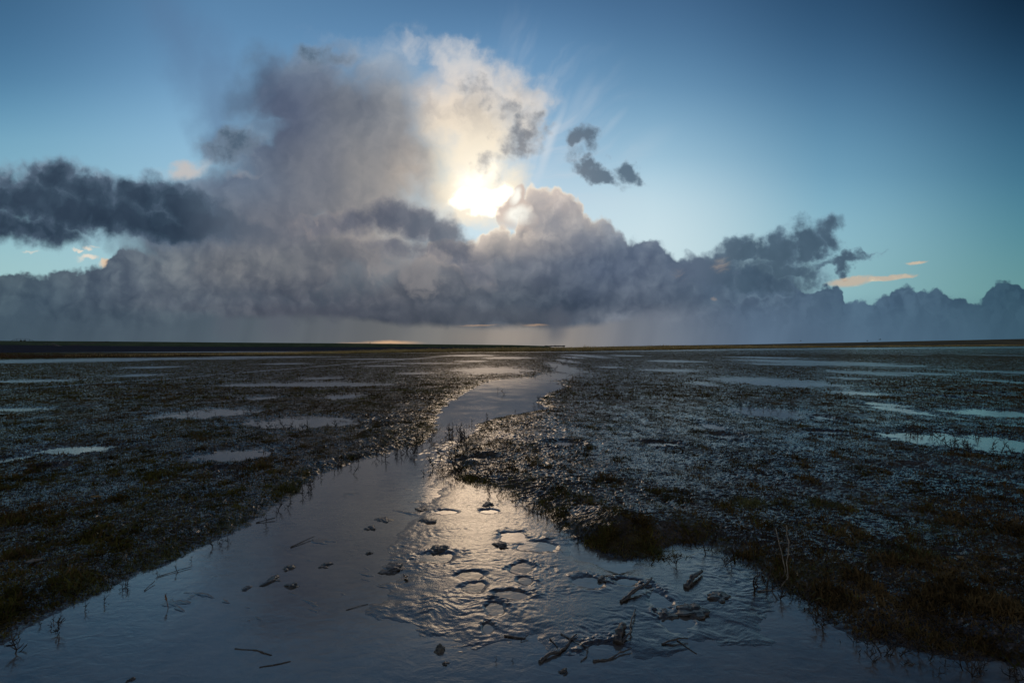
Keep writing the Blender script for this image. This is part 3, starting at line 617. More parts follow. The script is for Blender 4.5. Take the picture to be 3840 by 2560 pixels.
def build_cover():
    p = scatter(900000, 1.7, 150, 1.40)
    z = height(p[:, 0], p[:, 1]); sd = sample(SDC, p[:, 0], p[:, 1])
    u = p[:, 0] / p[:, 1]; d = p[:, 1]
    dens = .62 + 1.3 * fbm(p[:, 0] * .8, d * .8, 3, .6, 201) + 1.0 * fbm(p[:, 0] * .10, d * .22, 3, .5, 203) + 2.3 * fbm(p[:, 0] * 3, d * 2.2, 3, .55, 205)
    dens += .45 * sstep(.1, -.4, u) - .22 * sstep(-.02, .12, u) * sstep(3, 4.2, d) * sstep(14, 8, d) + .3 * sstep(.0, -.5, u) * sstep(9, 4, d) + .8 * sstep(.7, .15, sd) * sstep(-.05, .05, sd) * sstep(6, 9, d) + .5 * sstep(.4, .1, sd) * sstep(-.05, .05, sd) + .5 * sstep(.3, .5, u) * sstep(4.5, 3, d) + 1.0 * sstep(7, 20, d) + .15 * sstep(.5, 1.0, u)
    keep = (z > .008 + rng.normal(0, .005, len(p))) & (rng.uniform(0, 1, len(p)) < dens) & (sd > -.02) & (d < 150)
    p = p[keep]; d = d[keep]; sd = sd[keep]
    olive = fbm(p[:, 0] * .5, d * .5, 3, .6, 211) + rng.normal(0, .25, len(p)) - .25 * (p[:, 0] / d) + .35 * sstep(.6, .2, sd)
    a = p[olive > .12]; b = p[olive <= .12]
    nb, na, fb, fa = b[b[:, 1] < 14], a[a[:, 1] < 14], b[b[:, 1] >= 14], a[a[:, 1] >= 14]
    up = nb[rng.uniform(0, 1, len(nb)) < .09]
    cover('marsh_plants', nb, 6, .02, .055, .08, MAT['plant_brown'], .014 + .0022 * nb[:, 1], lean=(.55, 1.4), curl=(-.5, .9))
    cover('marsh_stems', up, 3, .03, .075, .026, MAT['plant_brown'], .010 + .001 * up[:, 1], lean=(.1, .9), curl=(-.5, .6))
    cover('marsh_grass', na, 7, .02, .055, .065, MAT['plant_olive'], .012 + .0022 * na[:, 1], lean=(.5, 1.4))
    cover('far_marsh_plants', fb, 3, .03, .07, .2, MAT['plant_brown'], .03 + .0035 * fb[:, 1], lean=(.4, 1.5))
    cover('far_marsh_grass', fa, 3, .03, .065, .18, MAT['plant_olive'], .03 + .0035 * fa[:, 1], lean=(.3, 1.4))
    # beyond some twenty metres the plants close up into a low mat
    q = scatter(210000, 19, 165, .95); zq = height(q[:, 0], q[:, 1]); dq = .62 + .9 * fbm(q[:, 0] * .12, q[:, 1] * .10, 4, .6, 241) + .3 * sstep(.1, -.3, q[:, 0] / q[:, 1])
    q = q[(zq > .012) & (sample(SDC, q[:, 0], q[:, 1]) > 0) & (rng.uniform(0, 1, len(q)) < dq)]
    h = rng.uniform(0, 1, len(q)) < .45
    cover('far_plant_mat', q[h], 3, .035, .075, .32, MAT['plant_olive'], .03 + .004 * q[h][:, 1], lean=(.4, 1.35))
    cover('far_brown_mat', q[~h], 3, .035, .075, .32, MAT['plant_brown'], .03 + .004 * q[~h][:, 1], lean=(.4, 1.35))
    # the fine litter between the plants
    q = scatter(460000, 1.7, 20, 1.2); zq = height(q[:, 0], q[:, 1]); sq = sample(SDC, q[:, 0], q[:, 1]); uq = q[:, 0] / q[:, 1]
    dq = .62 + .68 * sstep(.15, -.25, uq) + 1.9 * fbm(q[:, 0] * 2.6, q[:, 1] * 2.6, 3, .6, 231) + .5 * sstep(.4, .1, sq)
    q = q[(zq > .006) & (sq > .0) & (rng.uniform(0, 1, len(q)) < dq)]
    cover('marsh_litter', q, 3, .011, .027, .17, MAT['plant_brown'], .008 + .0015 * q[:, 1], lean=(.75, 1.4), curl=(-.3, .4))
    # mossy tussocks: the tip of the right bank and patches by the left bank
    T = []
    for px, py, sx, sy, n in [(1450, 1268, 60, 8, 120), (430, 1275, 60, 16, 500), (360, 1310, 50, 14, 350), (560, 1205, 50, 12, 300), (690, 1120, 45, 12, 300), (250, 1365, 60, 16, 350), (1720, 1172, 40, 8, 220), (1880, 1165, 50, 8, 200), (1720, 1070, 30, 6, 80), (960, 1000, 60, 10, 220), (1070, 885, 40, 6, 260), (1030, 925, 30, 14, 260), (1000, 985, 20, 12, 200), (950, 1020, 50, 9, 200), (300, 1180, 60, 12, 150), (2080, 1290, 60, 14, 200), (1850, 1330, 60, 16, 260), (2160, 1230, 60, 12, 150)]:
        q = np.stack([rng.normal(px, sx, n), rng.normal(py, sy, n)], -1)
        dq = CAM_H * F / (q[:, 1] - HY); T.append(np.stack([(q[:, 0] - 1176) / F * dq, dq], -1))
    N_ = []
    for px, py, sx, sy, n in [(1045, 1052, 22, 26, 260), (1062, 1010, 14, 16, 120), (1030, 1085, 22, 12, 120), (1010, 1000, 14, 16, 90)]:
        q = np.stack([rng.normal(px, sx, n), rng.normal(py, sy, n)], -1); dq = CAM_H * F / (q[:, 1] - HY); N_.append(np.stack([(q[:, 0] - 1176) / F * dq, dq], -1))
    N_ = np.concatenate(N_); N_ = N_[height(N_[:, 0], N_[:, 1]) > -.008]
    cover('creek_plants', N_, 4, .02, .06, .05, MAT['plant_brown'], np.full(len(N_), .025), lean=(.2, 1.4), curl=(-.4, .8))
    B_ = []
    for px, py, sx, sy, n in [(1450, 1262, 55, 14, 1500), (1400, 1245, 50, 16, 700), (1520, 1240, 50, 16, 700), (1350, 1225, 40, 14, 350)]:
        q = np.stack([rng.normal(px, sx, n), rng.normal(py, sy, n)], -1); dq = CAM_H * F / (q[:, 1] - HY); B_.append(np.stack([(q[:, 0] - 1176) / F * dq, dq], -1))
    B_ = np.concatenate(B_); B_ = B_[(height(B_[:, 0], B_[:, 1]) > .004)]
    cover('bank_turf', B_, 5, .014, .034, .07, MAT['turf'], np.full(len(B_), .012), lean=(.6, 1.6), curl=(-.2, 1.0))
    T = np.concatenate(T); T = T[(sample(SDC, T[:, 0], T[:, 1]) > -.03) & (height(T[:, 0], T[:, 1]) > .001)]
    cover('green_grass', T, 7, .025, .06, .03, MAT['moss'], np.full(len(T), .012), lean=(.1, 1.3), curl=(0, 1.2))
# ------------------------------------------------------------------ shapes for the single things
class MB:
    """Collects tubes, lumps and sheets as one mesh."""
    def __init__(s): s.v = []; s.q = []; s.t = []; s.n = 0
    def add(s, V, Q=None, T=None):
        V = np.asarray(V, float)
        if Q is not None and len(Q): s.q.append(np.asarray(Q) + s.n)
        if T is not None and len(T): s.t.append(np.asarray(T) + s.n)
        s.v.append(V); s.n += len(V); return s
    def tube(s, P, R, sides=6):
        P = np.asarray(P, float); n = len(P); R = np.broadcast_to(np.asarray(R, float), (n,))
        T = np.gradient(P, axis=0); T /= np.linalg.norm(T, axis=1)[:, None] + 1e-9
        up = np.where(np.abs(T[:, 2:3]) > .9, [[1., 0, 0]], [[0, 0, 1.]])
        A = np.cross(T, up); A /= np.linalg.norm(A, axis=1)[:, None] + 1e-9; B = np.cross(T, A)
        a = np.linspace(0, 2 * np.pi, sides, endpoint=False)
        V = P[:, None] + R[:, None, None] * (np.cos(a)[None, :, None] * A[:, None] + np.sin(a)[None, :, None] * B[:, None])
        V = np.concatenate([V.reshape(-1, 3), P[:1], P[-1:]])
        i = np.arange(n - 1)[:, None] * sides; j = np.arange(sides)[None]; k = (j + 1) % sides
        Q = np.stack([i + j, i + k, i + sides + k, i + sides + j], -1).reshape(-1, 4)
        j = np.arange(sides); k = (j + 1) % sides; e = n * sides; b = (n - 1) * sides
        T3 = np.concatenate([np.stack([k, j, np.full(sides, e)], -1), np.stack([b + j, b + k, np.full(sides, e + 1)], -1)])
        return s.add(V, Q, T3)
    def box(s, lo, hi, rz=0.0):
        x0, y0, z0 = lo; x1, y1, z1 = hi
        V = np.array([(x, y, z) for z in (z0, z1) for y in (y0, y1) for x in (x0, x1)], float)
        return s.add(V, [(0, 2, 3, 1), (4, 5, 7, 6), (0, 1, 5, 4), (2, 6, 7, 3), (0, 4, 6, 2), (1, 3, 7, 5)])
    def lump(s, size, seed, rough=.35, sub=3, squash=1.0):
        bm = bmesh.new(); bmesh.ops.create_icosphere(bm, subdivisions=sub, radius=1.0)
        V = np.array([v.co[:] for v in bm.verts]); T = np.array([[v.index for v in f.verts] for f in bm.faces]); bm.free()
        k = 1 + rough * (fbm(V[:, 0] * 1.3 + seed * 3.1 + V[:, 2], V[:, 1] * 1.3 + V[:, 2] * .8, 4, .6, seed) * 1.6)
        V = V * k[:, None] * np.asarray(size)
        return s.add(V, None, T)
    def make(s, name, mat, parent=None, smooth=True):
        return mesh_obj(name, np.concatenate(s.v), np.concatenate(s.q) if s.q else None, np.concatenate(s.t) if s.t else None, mat, smooth, parent)
def bend(p0, p1, sag=0.0, wob=0.0, n=8, rs=None):
    p0, p1 = np.asarray(p0, float), np.asarray(p1, float); t = np.linspace(0, 1, n)[:, None]
    P = p0 + (p1 - p0) * t; L = np.linalg.norm(p1 - p0)
    P[:, 2] += (sag * L * 4 * t * (1 - t))[:, 0]
    if wob: P[1:-1] += np.cumsum((rs or rng).normal(0, wob * L / n, (n - 2, 3)) * [1, 1, .4], 0) * np.sin(np.pi * t[1:-1])
    return P
def ground_at(px, py, lift=0.0):
    x, y = gp(px, py); return np.array([x, y, max(0.0, float(height([x], [y])[0])) + lift])

def sprig_mesh(seed, h, nb):
    """A dead glasswort: a jointed stem with upswept side shoots."""
    r = np.random.default_rng(seed); m = MB()
    top = np.array([r.normal(0, .22), r.normal(0, .22), 1.0]) * h
    S0 = bend((0, 0, -.02), top, 0, .35, 7, r); m.tube(S0, np.linspace(.034, .016, 7) * h * 1.1, 5)
    for i in range(nb):
        t = r.uniform(.15, .85); b = S0[int(t * 6)]; a = r.uniform(0, 6.28); L = h * r.uniform(.25, .6) * (1.15 - .5 * t)
        e = b + L * np.array([np.cos(a) * .75, np.sin(a) * .75, r.uniform(.15, .95)])
        P = bend(b, e, -.08, .3, 5, r); m.tube(P, np.linspace(.026, .012, 5) * h * 1.1, 4)
        if r.uniform() < .55:
            b2 = P[2]; a += r.normal(0, .9); e2 = b2 + L * .55 * np.array([np.cos(a) * .7, np.sin(a) * .7, r.uniform(.3, .9)])
            m.tube(bend(b2, e2, -.05, .2, 4, r), np.linspace(.020, .010, 4) * h * 1.1, 4)
    return m
SPRIGS = []
def build_sprigs():
    protos = []
    def place(i, pos, s, rz, label, group):
        if i not in SPRIGS:
            SPRIGS.append(i)
            o = sprig_mesh(300 + i, .09, (5, 8, 11, 6, 9, 13, 4, 7)[i]).make('glasswort_sprig', MAT['sprig']); protos.append((i, o))
        else:
            o = dict(protos)[i].copy(); C.objects.link(o)
        o.location = pos; o.scale = (s, s, s); o.rotation_euler = (0, 0, rz)
        tag(o, label, 'plant', group); return o
    R = np.random.default_rng(41)
    def put(px, py, hpx, label, group, i=None):
        p = ground_at(px, py, -.004); d = p[1]
        s = hpx / F * d / .09
        place(int(R.integers(8)) if i is None else i, p, s, R.uniform(0, 6.28), label, group)
    def along(pts, n, spread, lo, hi, label, group):
        P = np.array(pts, float); seg = np.linalg.norm(np.diff(P, axis=0), axis=1); cum = np.r_[0, np.cumsum(seg)]
        for t in np.sort(R.uniform(0, cum[-1], n)):
            k = min(len(seg) - 1, np.searchsorted(cum, t) - 1); q = P[k] + (P[k + 1] - P[k]) * (t - cum[k]) / seg[k]
            q = q + R.normal(0, 1, 2) * spread
            put(q[0], q[1], R.uniform(lo, hi), label, group)
    along(CREEK[1:15], 34, (6, 5), 12, 24, 'low dark glasswort sprig on the left bank of the near creek', 'sprigs along the left creek bank')
    along(CREEK[15:19], 22, (10, 8), 16, 30, 'dark glasswort sprig overhanging the far left bend of the creek', 'sprigs at the left creek bend')
    along([(1040, 990), (1060, 1010), (1050, 1045), (1035, 1080), (1045, 1105)], 34, (16, 9), 14, 30, 'dark glasswort sprig standing in wet mud at the creek narrows', 'sprigs in the creek narrows')
    along(CREEK[26:33], 16, (8, 3), 8, 17, 'small dark sprig on the right edge of the far creek pool', 'sprigs at the far creek pool')
    along(CREEK[36:42], 22, (7, 6), 16, 30, 'dark glasswort sprig at the foot of the right bank below the gold reflection', 'sprigs along the right creek bank')
    along(CREEK[46:56], 60, (16, 12), 18, 46, 'black tangled sprig on the shaded right bank in the near corner', 'sprigs on the near right bank')
    along([(2140, 1000), (2200, 1030), (2290, 1035), (2350, 1040)], 18, (10, 3), 14, 28, 'dark sprig on the near rim of the pale pool at the far right edge', 'sprigs round the right pool')
    along([(2060, 985), (2150, 1000), (2250, 1000), (2340, 998)], 16, (12, 4), 12, 26, 'dark sprig behind the pale pool at the far right edge', 'sprigs behind the right pool')
    along([(590, 984), (640, 986), (700, 986), (760, 980), (800, 968)], 16, (10, 2), 12, 22, 'dark sprig on the near rim of the long pool in the left marsh', 'sprigs round the long left pool')
    along([(420, 945), (470, 958), (540, 952), (700, 955)], 12, (14, 3), 8, 16, 'dark sprig between the two pools in the left marsh', 'sprigs between the left pools')
    along([(1700, 936), (1760, 940), (1830, 938), (1850, 955)], 14, (8, 3), 10, 18, 'dark sprig fringing the oval pool in the right marsh', 'sprigs round the oval right pool')
    along([(1268, 862), (1285, 850), (1300, 835), (1310, 826)], 14, (14, 3), 6, 12, 'tiny dark sprig where the creek narrows towards the horizon', 'sprigs at the creek head')
    for px, py, h, i, lab in [(999, 1074, 34, 5, 'tall bushy dark sprig standing in open water left of the narrows'), (974, 1088, 18, 3, 'small sprig in open water just below the tall bushy one'),
                              (1159, 905, 13, 1, 'dark sprig alone in the middle of the far creek pool'), (1144, 898, 9, 6, 'thin short stalk in the far pool behind the lone dark sprig'),
                              (811, 1088, 20, 7, 'broad low sprig in the water off the left bank bend'), (1555, 1300, 34, 2, 'dark sprig in the shallow water right of the mossy bank tip'),
                              (612, 1216, 16, 4, 'reddish broken sprig by the left bank beside a lying stick'), (411, 1312, 20, 6, 'sprig with a crosswise twig in the water by the left bank'),
                              (1138, 1516, 16, 0, 'small upright sprig in the dark water at the bottom edge'), (1177, 1518, 14, 3, 'second small sprig in the dark bottom water, right of the first'),
                              (40, 1500, 46, 5, 'black forked plant drooping over the water at the lower left edge'), (135, 1452, 40, 2, 'black branched plant on the left bank in the near corner'),
                              (2050, 1290, 44, 1, 'tallest thin dark plant on the near right marsh'), (1690, 1145, 22, 7, 'small dark tuft alone on the shiny right marsh')]:
        put(px, py, h, lab, None, i)

def build_litter():
    rs = np.random.default_rng(5)
    def stick(name, pts, r0, r1, mat, label, cat, lift=.004, wob=.25, n=9):
        P = []
        for a, b in zip(pts[:-1], pts[1:]):
            seg = bend(ground_at(*a[:2], lift + (a[2] if len(a) > 2 else 0)), ground_at(*b[:2], lift + (b[2] if len(b) > 2 else 0)), 0, wob, n, rs)
            P.append(seg if not P else seg[1:])
        P = np.concatenate(P); c = P[0].copy(); c[2] = 0
        o = MB().tube(P - c, np.linspace(r0, r1, len(P)) * (.72 if mat == 'bark' else 1) * (1 + .18 * rs.normal(0, 1, len(P))), 7).make(name, MAT[mat]); o.location = c
        return tag(o, label, cat)
    stick('straw', [(668, 1256), (722, 1234, .01)], .0045, .003, 'straw_dark', 'straight brown reed straw lying on the smooth wet creek bed', 'straw', wob=.03)
    stick('stick', [(588, 1200), (632, 1192, .012)], .008, .005, 'bark', 'short brown stick lying against the left creek bank', 'stick', wob=.08)
    stick('straw', [(362, 1324), (440, 1302, .004)], .003, .002, 'straw_dark', 'thin reed straw half afloat near the left bank', 'straw', wob=.1)
    stick('straw', [(332, 1356), (356, 1337, .01)], .003, .002, 'straw_dark', 'short dark straw poking from the left bank water edge', 'straw', wob=.1)
    stick('straw', [(540, 1488), (590, 1492), (624, 1503)], .0035, .0025, 'straw_dark', 'curved straw under the water film at lower left', 'straw', 0.001, .1)
    stick('straw', [(596, 1531), (668, 1517)], .0035, .002, 'straw_dark', 'pale straight straw in the dark water at lower left', 'straw', 0.001, .1)
    stick('straw', [(795, 1400), (846, 1386)], .002, .0015, 'straw_dark', 'fine straw embedded in the middle of the silt', 'straw', 0.002, .05)
    stick('root', [(1240, 1520), (1262, 1506, .012), (1300, 1488)], .014, .009, 'bark', 'thick mud covered root lying in the water at the bottom', 'root', .002, .3)
    stick('root', [(1300, 1488), (1325, 1462, .01)], .009, .005, 'bark', 'thin upper root continuing from the thick muddy root', 'root', .002, .3)
    stick('twig', [(1288, 1457), (1351, 1489, .006), (1348, 1507), (1334, 1518)], .004, .003, 'bark', 'thin bent twig with a sharp elbow in the lower silt', 'twig', .004, .15)
    stick('twig', [(1158, 1460), (1208, 1466)], .006, .004, 'bark', 'flat dark twig in the silt at lower centre', 'twig', .004, .15)
    stick('twig', [(1196, 1472), (1213, 1462, .012)], .003, .003, 'bark', 'small twig leaning across the flat dark twig', 'twig', .004, .1)
    stick('twig', [(1263, 1467), (1281, 1487)], .005, .003, 'bark', 'short twig beside the thick muddy root', 'twig', .004, .15)
    stick('stick', [(1362, 1518), (1400, 1513), (1450, 1492, .01)], .008, .006, 'bark', 'curved muddy stick rimming the lowest puddle', 'stick', .003, .2)
    stick('branch', [(1426, 1384), (1455, 1368, .02), (1497, 1340, .03)], .016, .009, 'bark', 'dark branch lying on the ridged silt below the mossy bank', 'branch', .004, .25)
    stick('branch', [(1429, 1480), (1446, 1448, .012), (1460, 1405, .01)], .008, .005, 'bark', 'thin branch running beside the muddy stump', 'branch', .004, .25)
    stick('stump', [(1418, 1478), (1424, 1462, .03), (1433, 1444, .02)], .032, .022, 'bark', 'stubby mud coated stump stuck in the silt', 'stump', 0, .2)
    stick('branch', [(1575, 1352), (1590, 1335, .03), (1612, 1318, .02)], .026, .014, 'bark', 'thick broken branch end on the right silt flat', 'branch', 0, .2)
    stick('twig', [(1520, 1480), (1580, 1470, .01)], .007, .004, 'bark', 'dark twig at the water edge right of the stump', 'twig', .003, .2)
    stick('straw', [(1555, 1470), (1600, 1500)], .003, .002, 'straw_dark', 'fine straw in the dark water right of the stump', 'straw', .002, .1)
    stick('straw', [(1806, 1272, .16), (1812, 1300, .14), (1810, 1340, .03), (1790, 1352, .0), (1740, 1358)], .0035, .0025, 'straw_pale', 'long pale straw arching over the right bank', 'straw', .004, .08)
    stick('straw', [(1782, 1275, .15), (1800, 1320, .06), (1810, 1338)], .003, .0025, 'straw_pale', 'pale straw crossing behind the long arching straw', 'straw', .004, .08)
    stick('straw', [(2010, 1108), (2035, 1150, .02)], .004, .003, 'straw_pale', 'pale straw lying on the right marsh', 'straw', .012, .1)
    stick('straw', [(1735, 1012), (1765, 1014)], .006, .004, 'straw_pale', 'yellow straw on the marsh behind the right trampled hole', 'straw', .02, .05)
    # grass stalk with a seed head standing in the near water
    b = ground_at(388, 1396); t = empty('grass_stalk', b); tag(t, 'single reddish grass stalk with a seed head standing in near water', 'grass stalk')
    d = b[1]; k = d / F; top = np.array([-14 * k, .02, 27 * k])
    MB().tube(bend((0, 0, -.02), top * .75, .06, 0, 6), np.linspace(.0022, .0014, 6), 5).make('stem', MAT['seed'], t)
    m = MB(); m.tube(bend(top * .55, top * 1.05, .03, 0, 7), np.array([.0015, .004, .0055, .005, .004, .0025, .001]), 6)
    for i in range(14):
        p = top * (.55 + .5 * i / 14); e = p + np.array([rs.normal(0, .006) - .003, rs.normal(0, .004), .014]); m.tube(bend(p, e, 0, 0, 3), [.0014, .0012, .0004], 4)
    m.make('seed_head', MAT['seed'], t)
    # a dead branching plant on the right water's edge
    b = ground_at(1748, 1356); t = empty('dead_plant', b); tag(t, 'leafless dead plant with branching stems at the near right water edge', 'plant')
    k = b[1] / F
    for j, (x0, x1, h, w) in enumerate([(-14, -22, 46, .011), (-4, 8, 34, .009), (10, 26, 52, .010), (22, 38, 26, .008)]):
        P = bend((x0 * k, rs.normal(0, .02), -.03), (x1 * k, rs.normal(0, .04), h * k), .02, .35, 8, rs)
        st = MB().tube(P, np.linspace(w, w * .45, 8) * .6, 6).make('stem', MAT['sprig'], t)
        for i in range(4):
            q = P[2 + i]; e = q + np.array([rs.normal(0, 15), rs.normal(0, 8), rs.uniform(2, 16)]) * k
            MB().tube(bend(q, e, .05, .2, 5, rs), np.linspace(w * .5, w * .2, 5) * .6, 5).make('branch', MAT['sprig'], st)
    # clods and stones
    def clod(px, py, wpx, hpx, label, seed, mat='clod', deep=1.2, name='mud_clod'):
        p = ground_at(px, py); k = p[1] / F
        o = MB().lump((wpx * k * .5, wpx * k * .5 * deep, hpx * k * (1 if name == 'stone' else .8)), seed, .5 if name == 'stone' else .85, 4).make(name, MAT[mat]); p[2] -= hpx * k * .35; o.location = p
        o.rotation_euler = (0, 0, rs.uniform(0, 6)); return tag(o, label, 'stone' if name == 'stone' else 'mud clod')
    clod(1010, 1491, 24, 15, 'rough pointed stone sitting in the water at the bottom', 3, 'stone', .9, 'stone')
    clod(1295, 1541, 20, 7, 'muddy lump at the bottom edge right of centre', 4)
    clod(1023, 1522, 14, 4, 'flat chip of mud below the pointed stone', 5)
    for i, (px, py, w, h, lab) in enumerate([(853, 1212, 24, 5, 'dark clod at the left rim of the golden reflection'), (880, 1192, 34, 4, 'long low clod behind the dark one at the golden rim'), (985, 1197, 30, 6, 'dark clod between the two farthest footprints and the left silt'),
                                             (968, 1168, 30, 4, 'flat dark clod left of the farthest footprint'), (1120, 1159, 26, 6, 'rounded dark clod in the brightest gold reflection'), (847, 1270, 14, 5, 'small clod in the grey silt left of the big footprint'),
                                             (749, 1297, 26, 5, 'low clod with a wet hollow in the middle silt'), (664, 1303, 22, 6, 'highest clod of the left silt group'), (624, 1331, 34, 5, 'long low clod of the left silt group'), (672, 1343, 30, 6, 'pointed clod at the right end of the left silt group'),
                                             (570, 1349, 22, 3, 'flat clod at the near end of the left silt group'), (905, 1304, 46, 5, 'long dark ridge clod left of the twin footprints'), (1150, 1253, 30, 7, 'ragged clod in front of the upper right footprint'), (1010, 1262, 34, 8, 'ragged clod on the far rim of the big footprint'),
                                             (1385, 1331, 22, 7, 'dark clod in the shallow puddle below the mossy bank'), (300, 1560, 14, 7, 'black clod cut by the bottom edge at left'), (2090, 1522, 16, 5, 'black clod in the dark water at lower right'), (1590, 1400, 60, 10, 'wide ridged mud slab on the right flat'), (1650, 1372, 40, 9, 'tilted mud slab near the dead plant'), (1530, 1412, 46, 8, 'sharp edged mud slab beside the dark puddle')]):
        clod(px, py, w, h, lab, 20 + i)
    # leaves
    def leaf(px, py, L, rz, label, mat, curl=.4):
        p = ground_at(px, py, .006); k = p[1] / F; L = L * k; m = MB(); n = 8
        t = np.linspace(0, 1, n); w = np.sin(np.pi * t ** .8) * .22 * L + .0008
        V = []
        for zz in (0, -.0012):
            for s_ in (-1, 0, 1):
                V.append(np.stack([(t - .5) * L, s_ * w, curl * L * (t - .5) ** 2 + abs(s_) * .1 * L * np.sin(np.pi * t) + zz], -1))
        V = np.concatenate(V); Q = []
        for lay in range(2):
            for s_ in range(2):
                for i in range(n - 1):
                    a = (lay * 3 + s_) * n + i; f = [a, a + 1, a + n + 1, a + n]; Q.append(f if lay else f[::-1])
        for e in (0, 2):
            for i in range(n - 1): a = e * n + i; Q.append([a, a + 1, a + 3 * n + 1, a + 3 * n])
        m.add(V, Q); o = m.make('dead_leaf', MAT[mat]); o.location = p; o.rotation_euler = (.15, .1, rz)
        return tag(o, label, 'leaf')
    leaf(80, 1306, 30, .9, 'pale curled dead leaf on the near left marsh', 'leaf_pale')
    leaf(222, 1146, 24, .3, 'yellow dead leaf lying among plants on the left marsh', 'leaf_gold')
    leaf(931, 1327, 18, 2.4, 'dark folded leaf standing in the silt left of the footprints', 'clod', 1.2)
    leaf(2205, 1300, 26, .5, 'brown dead leaf on the near right marsh', 'leaf_gold')

# ------------------------------------------------------------------ far things
def build_far():
    def pt(px, D, y): return np.array([(px - 1176) / F * D, D, CAM_H + (HY - y) / F * D])
    # sea dike on the left: stone apron, grass slope and crown
    pxs = [-700, -250, 0, 237, 508, 796, 1000, 1176, 1255, 1275]; Ds = [190, 240, 282, 330, 385, 450, 540, 657, 900, 1300]
    yc = [779, 781, 781.7, 783, 785.4, 787.5, 789.6, 791.3, 793.6, 797.9]; ym = [788, 790.2, 791, 793.3, 795.4, 796.0, 796.5, 796.9, 797.4, 798.15]
    def fine(a): return np.interp(np.linspace(0, 9, 91), np.arange(10), a)
    pxs, Ds, yc, ym = map(fine, (pxs, Ds, yc, ym))
    crest = np.array([pt(*a) for a in zip(pxs, Ds, yc)]); mid = np.array([pt(a, D - 9, y) for a, D, y in zip(pxs, Ds, ym)])
    fD = fine([130, 138, 142, 160, 190, 262, 400, 600, 880, 1280]); foot = np.array([[(a - 1176) / F * D, D, -.12] for a, D in zip(pxs, fD)])
    back = crest + np.array([0, 5, -.02]); rear = crest + np.array([0, 12, -1]); rear[:, 2] = np.minimum(rear[:, 2], 1.2)
    def strip(name, lines, mat):
        n = len(lines[0]); return structure(mesh_obj(name, np.concatenate(lines), grid_quads(len(lines), n), mat=MAT[mat]))
    strip('dike_stone_slope', [foot, mid], 'apron'); strip('dike_grass_slope', [mid, crest, back, rear], 'dike_grass')
    # ramp track climbing the grass slope
    L, R_ = [], []
    for s in np.linspace(0, 1, 12):
        for lst, a in ((L, 160 + 84 * s), (R_, 176 + 76 * s)):
            i = np.interp(a, pxs, np.arange(len(pxs))); k = int(i); f = i - k
            m_ = mid[k] * (1 - f) + mid[k + 1] * f; c_ = crest[k] * (1 - f) + crest[k + 1] * f
            lst.append(m_ * (1 - s) + c_ * s + np.array([0, -.25, .10]))
    strip('track', [np.array(L), np.array(R_)], 'track')
    # fence over the crown
    D = 283; o0 = pt(52, D, 781.8); t = empty('fence', o0); tag(t, 'small post and rail fence on the left end of the dike crown', 'fence')
    X = np.array([-26, -13, -4, 6, 16, 26]) * D / F; H = np.array([.15, 1.25, 1.35, 1.3, .95, .2]) * 1.05
    for x, h in zip(X, H): MB().box((x - .05, -.05, -.3), (x + .05, .05, h)).make('post', MAT['iron'], t, False)
    for fr in (1.0, .55):
        MB().tube(np.stack([X, np.zeros(6), H * fr], -1), .04, 5).make('rail', MAT['iron'], t)
    for x0 in (-2.0, .2):
        MB().box((x0, .25, -.2), (x0 + 1.1, .7, .42)).make('block', MAT['concrete'], t, False)
    # steps with a handrail set into the stone slope
    o0 = pt(118, 272, 790.5); t = empty('stairway', o0); tag(t, 'concrete steps with a handrail on the dark stone slope of the dike', 'steps')
    m = MB()
    for i in range(7): m.box((1.2 + i * .9, -.9 - i * .25, -.25 - i * .32), (2.5 + i * .9, 1.2, .12 - i * .28))
    m.make('steps', MAT['concrete'], t, False)
    for x in (-4.6, -2.2, .4, 1.2): MB().box((x - .06, -.06, -1.2), (x + .06, .06, 1.0 - max(0, x) * .1)).make('post', MAT['iron'], t, False)
    for zz in (1.0, .5): MB().tube(np.array([(-4.6, 0, zz), (.4, 0, zz), (1.2, -.1, zz - .1), (6.5, -1.5, zz - 1.9)]), .06, 5).make('handrail', MAT['rail'], t)
    # marker post on the crown far along
    i = np.interp(850, pxs, np.arange(len(pxs))); D = float(np.interp(850, pxs, Ds)); o0 = pt(850, D, float(np.interp(850, pxs, yc)))
    m = MB(); m.box((-.22, -.2, -.3), (.22, .2, 1.25)); m.box((-.34, -.3, 1.25), (.34, .3, 1.5)); o = m.make('marker_post', MAT['iron'], None, False); o.location = o0
    tag(o, 'lone dark marker post on the crown of the distant dike', 'post')
    # the rising land on the right
    pr = np.array([1180, 1300, 1420, 1531, 1653, 1985, 2352, 2700, 3100.]); Dr = np.array([520, 480, 430, 390, 360, 300, 240, 215, 200.]); yr = np.array([798.4, 797.2, 794.6, 792.4, 791, 785, 777.3, 771, 764])
    pr, Dr, yr = [np.interp(np.linspace(0, 8, 121), np.arange(9), a) for a in (pr, Dr, yr)]
    yr = yr + .35 * fbm(pr * .01, pr * 0, 4, .6, 7)
    cr = np.array([pt(*a) for a in zip(pr, Dr, yr)])
    fx = (pr - 1176) / F * 186; ft = np.stack([fx, np.full_like(fx, 186.), np.interp(fx / 186, [-1.4, 0, .16, .33, .5, .7, 1.13, 1.5], [.0, .05, .25, .7, 1.3, 1.7, 2.45, 2.9]) - .25], -1)
    mids = [ft * (1 - k) + cr * k + np.array([0, 0, .12 * np.sin(7 * k)]) for k in np.linspace(0, 1, 9)[1:-1]]
    strip('rising_land', [ft] + mids + [cr, cr + np.array([0, 60, -.5]), cr + np.array([0, 400, -4])], 'brown_field')
